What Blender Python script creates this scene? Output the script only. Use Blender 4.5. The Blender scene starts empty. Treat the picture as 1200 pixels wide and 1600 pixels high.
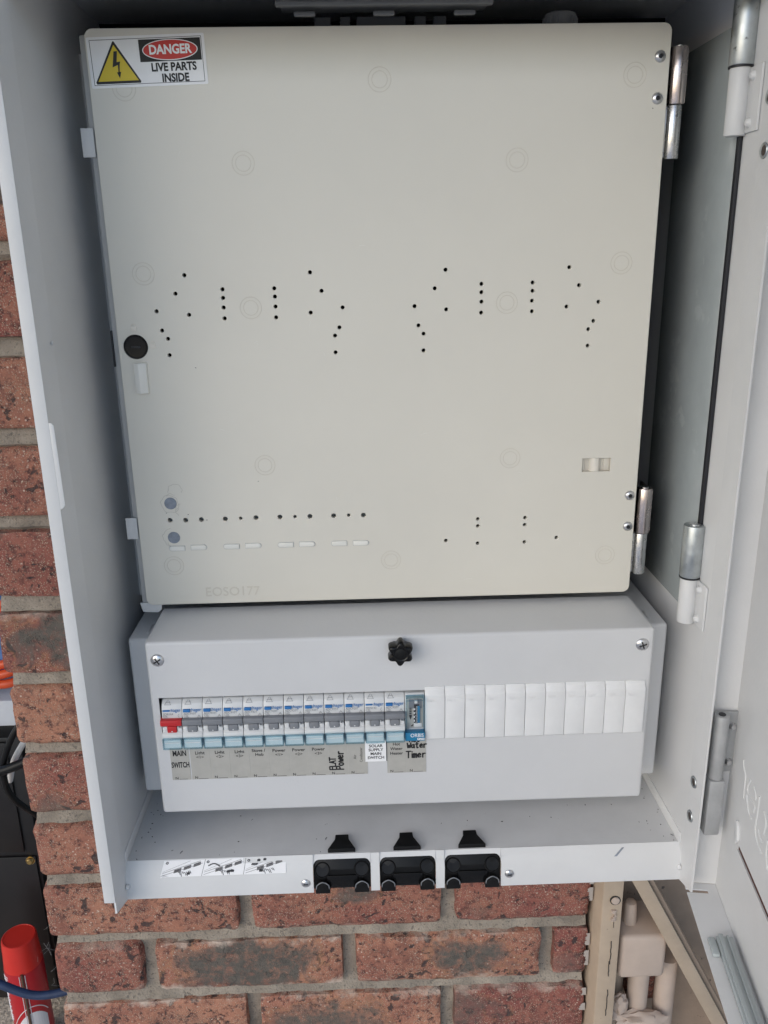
import bpy, bmesh, math, random
from mathutils import Vector, Matrix, noise
random.seed(4)
S = bpy.context.scene
C = S.collection
R = math.radians
PI = math.pi

# ------------------------------------------------------------------ camera, sky, sun, exposure
cd = bpy.data.cameras.new("camera")
cam = bpy.data.objects.new("camera", cd); C.objects.link(cam); S.camera = cam
cd.sensor_fit = 'VERTICAL'; cd.sensor_height = 32.0; cd.lens = 32.0*1299.77/1600
cd.clip_start = .02; cd.clip_end = 500
def cam_matrix(pit, yaw, rol, loc):
    p, y, r = R(pit), R(yaw), R(rol)
    fw = Vector((math.sin(y)*math.cos(p), math.cos(y)*math.cos(p), math.sin(p)))
    rt = Vector((math.cos(y), -math.sin(y), 0)); up = rt.cross(fw)
    c, s = math.cos(r), math.sin(r)
    a, b = c*rt+s*up, -s*rt+c*up
    m = Matrix(((a.x, b.x, -fw.x, loc[0]), (a.y, b.y, -fw.y, loc[1]), (a.z, b.z, -fw.z, loc[2]), (0, 0, 0, 1)))
    return m
cam.matrix_world = cam_matrix(-17.484, 1.507, -1.003, (-.0321, -.7921, .5467))

SUN_EL, SUN_AZ = 31, -46      # azimuth measured from straight behind the camera, negative to the left
w = bpy.data.worlds.new("World"); S.world = w; w.use_nodes = True
nt = w.node_tree
sky = nt.nodes.new("ShaderNodeTexSky"); sky.sky_type = 'NISHITA'; sky.sun_disc = False
sky.sun_elevation = R(SUN_EL); sky.sun_rotation = R(180 - SUN_AZ); sky.air_density = 1.0; sky.dust_density = 1.0; sky.ozone_density = 1.0
bg = nt.nodes["Background"]; bg.inputs[1].default_value = .15
nt.links.new(sky.outputs[0], bg.inputs[0])
sl = bpy.data.lights.new("sun", 'SUN'); sl.energy = .85; sl.angle = R(60); sl.color = (1, .965, .92)
so = bpy.data.objects.new("sun", sl); C.objects.link(so)
a, e = R(SUN_AZ), R(SUN_EL)
sd = Vector((math.sin(a)*math.cos(e), -math.cos(a)*math.cos(e), math.sin(e)))   # towards the sun
so.rotation_euler = sd.to_track_quat('Z', 'Y').to_euler(); so.location = sd*6
S.view_settings.view_transform = 'Standard'; S.view_settings.look = 'None'
S.view_settings.gamma = 1; S.view_settings.use_curve_mapping = False
S.view_settings.exposure = .50

# ------------------------------------------------------------------ helpers
def tag(o, label=None, cat=None, group=None, kind=None):
    if label: o['label'] = label
    if cat: o['category'] = cat
    if group: o['group'] = group
    if kind: o['kind'] = kind
    return o
def empty(name, loc, label, cat, group=None, rz=0):
    o = bpy.data.objects.new(name, None); C.objects.link(o); o.location = loc; o.rotation_euler = (0, 0, rz)
    o.empty_display_size = .02
    return tag(o, label, cat, group)
def wloc(o):
    v = Vector((0, 0, 0))
    while o is not None:
        v = v + Vector(o.location); o = o.parent
    return v
def link(name, me, mat, parent=None, local=False):
    o = bpy.data.objects.new(name, me); C.objects.link(o)
    if mat is not None:
        me.materials.clear(); me.materials.append(mat)
    if parent is not None:
        o.parent = parent
        if not local: me.transform(Matrix.Translation(-wloc(parent)))
    return o
def finish(me, ang=35):
    me.polygons.foreach_set('use_smooth', [True]*len(me.polygons))
    me.set_sharp_from_angle(angle=R(ang)); me.update()
class MB:
    def __init__(s): s.bm = bmesh.new()
    def poly(s, pts):
        s.bm.faces.new([s.bm.verts.new(p) for p in pts]); return s
    def box(s, x0, x1, y0, y1, z0, z1, bev=0, seg=2):
        b = bmesh.new()
        bmesh.ops.create_cube(b, size=1)
        for v in b.verts:
            v.co = Vector((x0+(v.co.x+.5)*(x1-x0), y0+(v.co.y+.5)*(y1-y0), z0+(v.co.z+.5)*(z1-z0)))
        if bev: bmesh.ops.bevel(b, geom=list(b.edges), offset=bev, segments=seg, affect='EDGES', profile=.5)
        return s.add(b)
    def add(s, b, mat=None):
        me = bpy.data.meshes.new("tmp"); b.to_mesh(me); b.free()
        if mat: me.transform(mat)
        s.bm.from_mesh(me); bpy.data.meshes.remove(me); return s
    def prism(s, pts, axis, a0, a1, bev=0):
        """polygon in the plane across `axis` ('x': (y,z), 'y': (x,z), 'z': (x,y)) extruded from a0 to a1"""
        b = bmesh.new()
        mk = {'x': lambda p, a: (a, p[0], p[1]), 'y': lambda p, a: (p[0], a, p[1]), 'z': lambda p, a: (p[0], p[1], a)}[axis]
        A = [b.verts.new(mk(p, a0)) for p in pts]; B = [b.verts.new(mk(p, a1)) for p in pts]
        n = len(pts)
        b.faces.new(A); b.faces.new(list(reversed(B)))
        for i in range(n): b.faces.new((A[i], B[i], B[(i+1) % n], A[(i+1) % n]))
        bmesh.ops.recalc_face_normals(b, faces=b.faces)
        if bev:
            bmesh.ops.bevel(b, geom=list(b.edges), offset=bev, segments=2, affect='EDGES', profile=.5)
        big = [f for f in b.faces if len(f.verts) > 4]
        if big: bmesh.ops.triangulate(b, faces=big)
        return s.add(b)
    def cyl(s, p0, p1, r0, r1=None, seg=20, bev=0):
        r1 = r0 if r1 is None else r1
        p0, p1 = Vector(p0), Vector(p1); d = p1-p0
        b = bmesh.new()
        bmesh.ops.create_cone(b, cap_ends=True, segments=seg, radius1=r0, radius2=r1, depth=d.length)
        if bev:
            ed = [e for e in b.edges if any(len(f.verts) > 4 for f in e.link_faces)]
            bmesh.ops.bevel(b, geom=ed, offset=bev, segments=2, affect='EDGES', profile=.5)
        m = Matrix.Translation((p0+p1)/2) @ d.to_track_quat('Z', 'Y').to_matrix().to_4x4()
        return s.add(b, m)
    def lathe(s, prof, origin, axis, seg=28):
        """prof: (r, h) pairs along axis"""
        b = bmesh.new(); rings = []
        for r, h in prof:
            rings.append([b.verts.new((r*math.cos(2*PI*k/seg), r*math.sin(2*PI*k/seg), h)) for k in range(seg)] if r > 1e-7 else [b.verts.new((0, 0, h))])
        for q in range(len(rings)-1):
            A, B = rings[q], rings[q+1]
            for k in range(seg):
                if len(A) == 1 and len(B) == 1: continue
                if len(A) == 1: b.faces.new((A[0], B[(k+1) % seg], B[k]))
                elif len(B) == 1: b.faces.new((A[k], A[(k+1) % seg], B[0]))
                else: b.faces.new((A[k], A[(k+1) % seg], B[(k+1) % seg], B[k]))
        bmesh.ops.recalc_face_normals(b, faces=b.faces)
        m = Matrix.Translation(Vector(origin)) @ Vector(axis).to_track_quat('Z', 'Y').to_matrix().to_4x4()
        return s.add(b, m)
    def tube(s, pts, r, seg=10, closed=False):
        pts = [Vector(p) for p in pts]; n = len(pts)
        b = bmesh.new(); rings = []; up = None
        for i, p in enumerate(pts):
            t = (pts[(i+1) % n]-pts[i-1]) if closed else (pts[min(i+1, n-1)]-pts[max(i-1, 0)])
            t.normalize()
            if up is None: up = Vector((0, 0, 1)) if abs(t.z) < .9 else Vector((1, 0, 0))
            sx = t.cross(up).normalized(); up = sx.cross(t).normalized()
            rings.append([b.verts.new(p+r*(math.cos(2*PI*k/seg)*sx+math.sin(2*PI*k/seg)*up)) for k in range(seg)])
        for i in range(n if closed else n-1):
            A, B = rings[i], rings[(i+1) % n]
            for k in range(seg): b.faces.new((A[k], A[(k+1) % seg], B[(k+1) % seg], B[k]))
        if not closed:
            b.faces.new(list(reversed(rings[0]))); b.faces.new(rings[-1])
        bmesh.ops.recalc_face_normals(b, faces=b.faces)
        return s.add(b)
    def build(s, name, mat, parent=None, local=False, ang=35):
        me = bpy.data.meshes.new(name); s.bm.to_mesh(me); s.bm.free(); finish(me, ang)
        return link(name, me, mat, parent, local)
def spline(pts, n=8):
    """Catmull-Rom through the points"""
    P = [Vector(p) for p in pts]; P = [2*P[0]-P[1]]+P+[2*P[-1]-P[-2]]; o = []
    for i in range(1, len(P)-2):
        for k in range(n):
            t = k/n; a, b, c, d = P[i-1], P[i], P[i+1], P[i+2]
            o.append(.5*((2*b)+(-a+c)*t+(2*a-5*b+4*c-d)*t*t+(-a+3*b-3*c+d)*t**3))
    return o+[P[-2]]
def circle(cx, cy, r, n=16): return [(cx+r*math.cos(2*PI*k/n), cy+r*math.sin(2*PI*k/n)) for k in range(n)]
def rrect(x0, x1, z0, z1, r, n=6):
    o = []
    for cx, cz, a0 in ((x1-r, z1-r, 0), (x0+r, z1-r, 90), (x0+r, z0+r, 180), (x1-r, z0+r, 270)):
        o += [(cx+r*math.cos(R(a0+90*k/n)), cz+r*math.sin(R(a0+90*k/n))) for k in range(n+1)]
    return o
XZ = Matrix.Rotation(PI/2, 4, 'X')     # flat drawing (x, y) -> upright (x, z), facing -y
def plate(loops, depth, bev=0):
    """filled 2D outline with holes, `depth` thick, front face at y = 0 after standing it upright"""
    cu = bpy.data.curves.new("tmp", 'CURVE'); cu.dimensions = '2D'; cu.fill_mode = 'BOTH'
    cu.extrude = depth/2-bev; cu.bevel_depth = bev; cu.bevel_resolution = 2
    if bev: cu.offset = -bev
    for L in loops:
        sp = cu.splines.new('POLY'); sp.points.add(len(L)-1); sp.use_cyclic_u = True
        for p, q in zip(sp.points, L): p.co = (q[0], q[1], 0, 1)
    o = bpy.data.objects.new("tmp", cu); me = bpy.data.meshes.new_from_object(o)
    bpy.data.objects.remove(o); bpy.data.curves.remove(cu)
    me.transform(Matrix.Translation((0, depth/2, 0)) @ XZ); me.update()
    return me
def text_mesh(body, size, align='CENTER', bold=0, sx=1, ext=0, space=1):
    cu = bpy.data.curves.new("tmp", 'FONT'); cu.body = body; cu.size = size; cu.align_x = align; cu.align_y = 'CENTER'
    cu.offset = bold*size; cu.extrude = ext; cu.space_line = space; cu.resolution_u = 3
    o = bpy.data.objects.new("tmp", cu); me = bpy.data.meshes.new_from_object(o)
    bpy.data.objects.remove(o); bpy.data.curves.remove(cu)
    me.transform(XZ @ Matrix.Scale(sx, 4, (1, 0, 0)))
    return me
def text(body, size, pos, mat, parent, align='CENTER', bold=0, sx=1, rot=0, ext=0, name='lettering', space=1):
    me = text_mesh(body, size, align, bold, sx, ext, space)
    me.transform(Matrix.Translation(pos) @ Matrix.Rotation(-R(rot), 4, 'Y'))
    return link(name, me, mat, parent)
def flat(pts, y):          # a thin printed polygon in the xz plane
    return [(p[0], y, p[1]) for p in pts]
def printed(name, polys, y, mat, parent):
    m = MB()
    for k, p in enumerate(polys): m.prism(p, 'y', y-.00002*(k % 4), y+.00008)
    return m.build(name, mat, parent)
def strokes(lines, width, y, jit=.12):
    m = MB(); q = 0
    for L in lines:
        P = [Vector((p[0], p[1])) for p in L]
        for p in P:
            q += 1; m.poly([(c[0], y-.000004*(q % 7), c[1]) for c in circle(p.x, p.y, width/2*(1+random.uniform(-jit, jit)), 10)])
        for a_, b_ in zip(P, P[1:]):
            d = b_-a_
            if d.length < 1e-7: continue
            n = Vector((-d.y, d.x)).normalized()*width/2; q += 1
            m.poly([(v.x, y-.000004*(q % 7), v.y) for v in (a_+n, a_-n, b_-n, b_+n)])
    return m
def copy_tree(o, parent=None):
    c = o.copy(); C.objects.link(c)
    if parent is not None: c.parent = parent
    for ch in list(o.children): copy_tree(ch, c)
    return c

# ------------------------------------------------------------------ materials
def nodes(name):
    m = bpy.data.materials.new(name); m.use_nodes = True
    t = m.node_tree; return m, t, t.nodes["Principled BSDF"]
def N(t, typ, **kw):
    n = t.nodes.new(typ)
    for k, v in kw.items():
        if k.startswith('i_'): n.inputs[k[2:].replace('_', ' ')].default_value = v
        else: setattr(n, k, v)
    return n
def ramp(t, src, stops):
    r = t.nodes.new("ShaderNodeValToRGB"); el = r.color_ramp.elements
    while len(el) < len(stops): el.new(.5)
    for e_, (p, c) in zip(el, stops):
        e_.position = p; e_.color = (c, c, c, 1) if not hasattr(c, '__len__') else (*c, 1)
    t.links.new(src, r.inputs[0]); return r.outputs[0]
def mix(t, fac, a_, b_, mode='MIX'):
    n = t.nodes.new("ShaderNodeMix"); n.data_type = 'RGBA'; n.blend_type = mode
    for sock, v in ((n.inputs[0], fac), (n.inputs[6], a_), (n.inputs[7], b_)):
        if hasattr(v, 'is_output'): t.links.new(v, sock)
        elif hasattr(v, '__len__'): sock.default_value = (*v, 1)
        else: sock.default_value = v
    return n.outputs[2]
def mat(name, col, rough=.5, metal=0, bump=None, var=None, dirt=None, rvar=0, coat=0, spec=.5):
    """bump (scale, distance mm), var (scale, amount), dirt (scale, threshold, colour)"""
    m, t, b = nodes(name)
    pos = t.nodes.new("ShaderNodeNewGeometry").outputs['Position']
    b.inputs['Roughness'].default_value = rough; b.inputs['Metallic'].default_value = metal
    b.inputs['Specular IOR Level'].default_value = spec
    b.inputs['Coat Weight'].default_value = coat; b.inputs['Coat Roughness'].default_value = .1
    out = None; b.inputs['Base Color'].default_value = (*col, 1)
    if var:
        n = N(t, "ShaderNodeTexNoise", i_Scale=var[0], i_Detail=5.0, i_Roughness=.6); t.links.new(pos, n.inputs['Vector'])
        f = ramp(t, n.outputs[0], [(.3, 0), (.7, 1)])
        out = mix(t, f, tuple(c*(1-var[1]) for c in col), tuple(min(1, c*(1+var[1])) for c in col))
        if rvar:
            mr = N(t, "ShaderNodeMapRange"); mr.inputs[3].default_value = rough-rvar; mr.inputs[4].default_value = rough+rvar
            t.links.new(f, mr.inputs[0]); t.links.new(mr.outputs[0], b.inputs['Roughness'])
    if dirt:
        n2 = N(t, "ShaderNodeTexNoise", i_Scale=dirt[0], i_Detail=6.0, i_Roughness=.65); t.links.new(pos, n2.inputs['Vector'])
        f2 = ramp(t, n2.outputs[0], [(dirt[1], 0), (dirt[1]+.05, 1)])
        out = mix(t, f2, out if out is not None else col, dirt[2])
    if out is not None: t.links.new(out, b.inputs['Base Color'])
    if bump:
        n3 = N(t, "ShaderNodeTexNoise", i_Scale=bump[0], i_Detail=3.0); t.links.new(pos, n3.inputs['Vector'])
        bp = N(t, "ShaderNodeBump", i_Strength=1.0, i_Distance=bump[1]/1000)
        t.links.new(n3.outputs[0], bp.inputs['Height']); t.links.new(bp.outputs[0], b.inputs['Normal'])
    return m
GREY = (.685, .688, .692)
m_coat = mat('powder_coat', GREY, .42, bump=(420, .11), var=(14, .035), dirt=(55, .74, (.36, .36, .35)), rvar=.06)
m_cover = mat('powder_coat_cover', (.60, .605, .615), .33, bump=(360, .16), var=(9, .03), dirt=(70, .76, (.4, .4, .4)), rvar=.05)
m_lip = mat('powder_coat_edge', (.655, .66, .665), .42, bump=(400, .12), var=(20, .03), dirt=(60, .74, (.42, .42, .4)))
m_floor = mat('powder_coat_floor', (.69, .69, .69), .4, bump=(400, .12), var=(18, .06), dirt=(120, .70, (.22, .21, .2)))
m_panel = mat('beige_moulding', (.70, .675, .605), .44, bump=(700, .02), var=(4.5, .035), dirt=(34, .715, (.78, .755, .69)), rvar=.10)
m_mould = mat('beige_relief_shade', (.63, .595, .525), .5)  # darker than the board: shading of the low relief put into the colour
m_ltmould = mat('pale_moulding', (.74, .70, .625), .45)
m_latch = mat('latch_white', (.78, .77, .72), .4)
m_frame = mat('grey_frame', (.48, .48, .475), .5, var=(30, .05))
m_white = mat('white_plastic', (.74, .745, .75), .36, var=(40, .04), dirt=(60, .72, (.55, .55, .53)))
m_brk = mat('breaker_body', (.66, .67, .675), .4, var=(60, .03))
m_tog = mat('grey_toggle', (.20, .21, .23), .42, var=(120, .06))
m_red = mat('red_toggle', (.50, .02, .025), .38)
m_black = mat('black_plastic', (.005, .005, .0055), .42, var=(60, .3), spec=.25)
m_gloss = mat('black_gloss', (.004, .004, .0045), .25, spec=.3)
m_zinc = mat('zinc_plate', (.62, .62, .63), .28, 1, bump=(260, .03), var=(90, .12), dirt=(140, .66, (.3, .3, .3)), rvar=.08)
m_galv = mat('galvanised', (.50, .53, .54), .42, 1, bump=(300, .05), var=(110, .16), dirt=(160, .64, (.17, .18, .18)), rvar=.1)
m_pink = mat('passivated_zinc', (.62, .55, .54), .26, 1, var=(60, .1), dirt=(150, .70, (.3, .28, .3)), rvar=.05)
m_alu = mat('grey_alloy', (.42, .43, .44), .55, .35, bump=(500, .05), var=(60, .1))
m_sheet = mat('grey_sheet', (.40, .44, .45), .17, bump=(30, .05), var=(25, .06), dirt=(22, .60, (.45, .49, .50)), rvar=.08, coat=.3)
m_seal = mat('black_seal', (.012, .013, .018), .5)
m_ink = mat('black_ink', (.012, .012, .013), .55)
m_fade = mat('grey_ink', (.22, .23, .25), .6)
m_blue = mat('blue_ink', (.02, .16, .44), .45)
m_sticker = mat('silver_sticker', (.42, .41, .38), .42, var=(90, .06))
m_paper = mat('white_sticker', (.86, .86, .87), .4, var=(60, .03))
m_signred = mat('sign_red', (.56, .03, .025), .45)
m_yellow = mat('sign_yellow', (.66, .50, .02), .45)
m_orbis = mat('teal_blue', (.015, .19, .36), .42)
m_pale_backing = mat('pale_backing', (.66, .71, .735), .5)
m_draw = mat('diagram_ink', (.06, .06, .065), .6)
m_disc = mat('slate_disc', (.22, .25, .30), .45, var=(150, .25))
m_glue = mat('dried_glue', (.60, .575, .52), .25)
m_cabinet = mat('dark_cabinet', (.016, .014, .014), .38, var=(15, .3), dirt=(40, .70, (.06, .05, .05)))
m_shelf = mat('pale_shelf', (.62, .64, .68), .5, var=(20, .08))
m_tarp = mat('blue_tarp', (.05, .16, .42), .45, var=(25, .3))
m_orange = mat('orange_cord', (.68, .085, .02), .42)
m_cap = mat('red_cap', (.62, .03, .02), .3, var=(30, .05))
m_can = mat('red_can', (.44, .014, .022), .3, .0, var=(40, .05))
m_canw = mat('can_white', (.72, .70, .72), .35)
m_straw = mat('brown_straw', (.11, .06, .04), .45)
m_bcable = mat('blue_cable', (.02, .04, .10), .5, var=(80, .2))
m_wcable = mat('white_cable', (.7, .68, .66), .45)
m_brass = mat('brass', (.62, .42, .16), .3, 1)
m_taupe = mat('taupe_paint', (.40, .315, .235), .6, bump=(160, .25), var=(35, .08), dirt=(90, .68, (.16, .125, .10)))
m_taupe2 = mat('taupe_paint_pale', (.47, .375, .31), .55, bump=(120, .2), var=(30, .07), dirt=(110, .72, (.2, .16, .13)))
m_sheetwall = mat('dusty_taupe', (.34, .25, .185), .75, bump=(300, .3), var=(30, .12), dirt=(75, .64, (.09, .07, .06)))
m_dirt = mat('dirt', (.03, .028, .026), .9)
m_web = mat('cobweb', (.6, .6, .6), .8)
m_putty = mat('putty_smear', (.40, .355, .32), .85, bump=(200, .4))
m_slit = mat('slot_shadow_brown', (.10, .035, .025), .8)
m_ground = mat('gravel', (.60, .52, .42), .9, bump=(180, 3), var=(150, .45), dirt=(260, .6, (.16, .13, .10)))
m_shade_roof = mat('shade_roof_pale', (.76, .755, .745), .8)  # pale so the unseen roof bounces light down
m_concrete = mat('concrete', (.47, .46, .45), .85, var=(3, .15), bump=(60, 1))
m_rail = mat('grey_rail', (.17, .17, .17), .5)
def clear(name, tint, gl=.12, rough=.06):
    m, t, b = nodes(name); t.nodes.remove(b)
    tr = N(t, "ShaderNodeBsdfTransparent"); tr.inputs[0].default_value = (*tint, 1)
    g = N(t, "ShaderNodeBsdfGlossy"); g.inputs['Roughness'].default_value = rough
    fr = N(t, "ShaderNodeLayerWeight", i_Blend=.5); pw = N(t, "ShaderNodeMath", operation='POWER'); pw.inputs[1].default_value = 4; ad = N(t, "ShaderNodeMath", operation='MULTIPLY_ADD', use_clamp=True); ad.inputs[1].default_value = .6; ad.inputs[2].default_value = gl
    mx = N(t, "ShaderNodeMixShader"); L = t.links.new
    L(fr.outputs['Facing'], pw.inputs[0]); L(pw.outputs[0], ad.inputs[0]); L(ad.outputs[0], mx.inputs[0]); L(tr.outputs[0], mx.inputs[1]); L(g.outputs[0], mx.inputs[2])
    L(mx.outputs[0], t.nodes['Material Output'].inputs[0]); return m
m_clear = clear('clear_blue_plastic', (.93, .97, .98), .04)
m_clearrib = clear('clear_blue_edge', (.74, .86, .91), .06)
m_clear2 = clear('clear_plastic', (.97, .975, .98), .03)

def brick_material():
    m, t, b = nodes('clinker_brick'); L = t.links.new
    tc = N(t, "ShaderNodeTexCoord"); oi = N(t, "ShaderNodeObjectInfo")
    at = {}
    for k in ('tint', 'soot', 'soot_x', 'soot_z', 'soot_w', 'pale'):
        a_ = N(t, "ShaderNodeAttribute", attribute_type='OBJECT', attribute_name=k); at[k] = a_.outputs['Fac']
    sc = N(t, "ShaderNodeVectorMath", operation='SCALE'); sc.inputs[0].default_value = (31, 17, 23); L(oi.outputs['Random'], sc.inputs['Scale'])
    ad = N(t, "ShaderNodeVectorMath", operation='ADD'); L(tc.outputs['Object'], ad.inputs[0]); L(sc.outputs[0], ad.inputs[1])
    P = ad.outputs[0]
    def nz(scale, det=6., rg=.6, dis=0.):
        n = N(t, "ShaderNodeTexNoise", i_Scale=scale, i_Detail=det, i_Roughness=rg, i_Distortion=dis); L(P, n.inputs['Vector']); return n.outputs[0]
    def math_(op, x, y=None):
        n = N(t, "ShaderNodeMath", operation=op)
        for s_, v in ((n.inputs[0], x), (n.inputs[1], y)):
            if v is None: continue
            if hasattr(v, 'is_output'): L(v, s_)
            else: s_.default_value = v
        return n.outputs[0]
    big = nz(11, 5, .6, .4)
    base = mix(t, ramp(t, math_('ADD', big, math_('MULTIPLY', math_('SUBTRACT', at['tint'], .5), .55)), [(.28, 0), (.72, 1)]), (.255, .082, .066), (.42, .195, .125))
    fine = nz(140, 8, .72)
    base = mix(t, ramp(t, fine, [(.38, 1), (.50, 0)]), base, (.095, .040, .036))
    base = mix(t, math_('MULTIPLY', ramp(t, nz(26, 8, .75, .3), [(.50, 0), (.62, 1)]), .6), base, (.17, .07, .055))
    # warm tan grit
    v = N(t, "ShaderNodeTexVoronoi", i_Scale=520.); L(P, v.inputs['Vector'])
    grit = math_('MULTIPLY', ramp(t, v.outputs['Distance'], [(.16, 1), (.42, 0)]), ramp(t, nz(48, 5, .7), [(.36, 0), (.60, 1)]))
    base = mix(t, grit, base, (.62, .46, .34))
    v3 = N(t, "ShaderNodeTexVoronoi", i_Scale=190.); L(P, v3.inputs['Vector'])
    gr2 = math_('MULTIPLY', ramp(t, v3.outputs['Distance'], [(.10, 1), (.24, 0)]), ramp(t, nz(33, 3), [(.42, 0), (.58, 1)]))
    base = mix(t, gr2, base, (.60, .47, .38))
    # dark pits and fused spots
    spots = ramp(t, nz(64, 5, .6, .5), [(.60, 0), (.64, 1)])
    base = mix(t, math_('MULTIPLY', spots, .85), base, (.040, .034, .036))
    # fire flash: an oval of blue-grey burn
    cmb = N(t, "ShaderNodeCombineXYZ"); L(at['soot_x'], cmb.inputs[0]); L(at['soot_z'], cmb.inputs[2])
    sb = N(t, "ShaderNodeVectorMath", operation='SUBTRACT'); L(tc.outputs['Object'], sb.inputs[0]); L(cmb.outputs[0], sb.inputs[1])
    ms = N(t, "ShaderNodeVectorMath", operation='MULTIPLY'); ms.inputs[1].default_value = (1, 0, 1.9); L(sb.outputs[0], ms.inputs[0])
    ln = N(t, "ShaderNodeVectorMath", operation='LENGTH'); L(ms.outputs[0], ln.inputs[0])
    dd = math_('ADD', math_('DIVIDE', ln.outputs['Value'], at['soot_w']), math_('MULTIPLY', math_('SUBTRACT', nz(24, 6, .62, .8), .5), 2.2))
    sm = math_('MULTIPLY', math_('MULTIPLY', ramp(t, dd, [(.55, 1), (1.08, 0)]), at['soot']), ramp(t, nz(85, 7, .75, .4), [(.36, .35), (.52, 1)]))
    burn = mix(t, nz(95, 6, .7), (.045, .042, .042), (.19, .165, .135))
    base = mix(t, sm, base, burn)
    ring = math_('MULTIPLY', math_('MULTIPLY', ramp(t, dd, [(.85, 0), (1.02, 1), (1.3, 0)]), at['soot']), .55)
    base = mix(t, ring, base, (.36, .19, .10))
    # lime bloom along the edges
    sx = N(t, "ShaderNodeSeparateXYZ"); L(tc.outputs['Object'], sx.inputs[0])
    edge = math_('ADD', math_('MULTIPLY', math_('ABSOLUTE', sx.outputs['Z']), 24.), math_('MULTIPLY', math_('SUBTRACT', nz(30, 6, .7), .5), 1.6))
    lim = math_('MULTIPLY', ramp(t, edge, [(.72, 0), (1.05, 1)]), at['pale'])
    base = mix(t, lim, base, (.56, .45, .37))
    L(base, b.inputs['Base Color'])
    b.inputs['Roughness'].default_value = .82; b.inputs['Specular IOR Level'].default_value = .35
    h = math_('ADD', math_('MULTIPLY', fine, .7), math_('MULTIPLY', grit, .35))
    h = math_('SUBTRACT', h, math_('MULTIPLY', spots, .35))
    bp = N(t, "ShaderNodeBump", i_Strength=1.0, i_Distance=.0024); L(h, bp.inputs['Height']); L(bp.outputs[0], b.inputs['Normal'])
    return m
m_brick = brick_material()
m_mortar = mat('mortar', (.30, .255, .205), .92, bump=(420, 1.6), var=(30, .30), dirt=(260, .57, (.17, .145, .12)))

# ------------------------------------------------------------------ the setting
g = MB().poly([(-3, 4, -.686), (-3, .06, -.686), (.6, .06, -.686), (.6, 4, -.686)]).build('gravel_bed', m_ground); tag(g, kind='structure')
g = MB().poly([(-60, 60, -.69), (-60, -60, -.69), (60, -60, -.69), (60, 60, -.69)]).build('ground', m_concrete); tag(g, kind='structure')
s = MB().box(-6, 5, -1.35, .6, 1.32, 1.36).build('shade_roof', m_shade_roof); tag(s, kind='structure')  # unseen roof, added and sized to hold back light from above

# brick wall: face at y = 0, end at x = -.413, cabinet let into it
wall = empty('brick_wall', (-.09, .05, -.69), 'weathered red clinker brick wall with recessed grey mortar around the cabinet', 'wall')
PZ, RH, BL, JT = -.2241, .0862, .2385, .0140
BX0, BX1, BZ0, BZ1 = -.2645, .262, -.03, .765      # hole for the cabinet
XL, XR = -.413, .2265
def brick_mesh(Lx, Hz, Dy, seed, chip=1.0):
    rnd = random.Random(seed)
    nx, nz_, ny = max(6, int(Lx/.0085)), 10, 5
    b = bmesh.new(); vs = {}
    r = .0075*rnd.uniform(.8, 1.3)
    off = Vector((rnd.uniform(0, 90), rnd.uniform(0, 90), rnd.uniform(0, 90)))
    def vert(i, j, k):
        if (i, j, k) in vs: return vs[(i, j, k)]
        p = Vector(((i/nx-.5)*Lx, (j/ny)*Dy, (k/nz_-.5)*Hz))
        q = Vector((max(-Lx/2+r, min(Lx/2-r, p.x)), max(r, p.y), max(-Hz/2+r, min(Hz/2-r, p.z))))
        d = p-q
        if d.length > r: p = q+d*(r/d.length)
        n = noise.noise_vector((p+off)*38)*.0009+noise.noise_vector((p+off)*120)*.0006
        edge = 1.8 if d.length > r*.4 else .7
        p = p+n*edge*chip
        if p.y < 0: p.y *= .4
        vs[(i, j, k)] = b.verts.new(p); return vs[(i, j, k)]
    def q4(a_, b_, c_, d_): b.faces.new((vert(*a_), vert(*b_), vert(*c_), vert(*d_)))
    for i in range(nx):
        for k in range(nz_): q4((i, 0, k), (i+1, 0, k), (i+1, 0, k+1), (i, 0, k+1))
        for j in range(ny):
            q4((i, j, nz_), (i+1, j, nz_), (i+1, j+1, nz_), (i, j+1, nz_)); q4((i, j+1, 0), (i+1, j+1, 0), (i+1, j, 0), (i, j, 0))
    for j in range(ny):
        for k in range(nz_):
            q4((0, j+1, k), (0, j, k), (0, j, k+1), (0, j+1, k+1)); q4((nx, j, k), (nx, j+1, k), (nx, j+1, k+1), (nx, j, k+1))
    me = bpy.data.meshes.new('brick'); b.to_mesh(me); b.free(); finish(me, 60); return me
special = {   # (row, index): tint, soot, soot_x, soot_z, soot_w, pale
    (0, 0): (.62, 0, 0, 0, .05, .25), (0, 1): (.45, .85, .012, .012, .030, .35), (0, 2): (.30, .3, -.05, -.02, .02, .25),
    (-1, 0): (.40, 0, 0, 0, .05, .45), (-1, 1): (.66, 1, -.005, -.001, .100, 1), (-1, 2): (.58, 1, .03, .0, .060, .8), (-1, 3): (.22, .4, 0, -.02, .03, .3),
    (-2, 0): (.80, .2, .03, 0, .03, 1), (-2, 1): (.75, .9, -.03, -.012, .075, .8), (-2, 2): (.18, .6, -.075, 0, .06, .6),
    (1, 0): (.50, 0, 0, 0, .05, .1), (2, 0): (.42, .6, -.045, -.026, .032, .1), (3, 0): (.95, .1, 0, 0, .03, .1), (4, 0): (.22, 1, .005, .004, .078, .5),
    (5, 0): (.16, 0, 0, 0, .05, .15), (6, 0): (.48, 0, 0, 0, .05, .1), (7, 0): (.74, .1, 0, 0, .04, .1), (8, 0): (.42, .5, .03, .02, .03, .1), (9, 0): (.5, .9, .03, .015, .045, .2)}
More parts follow.
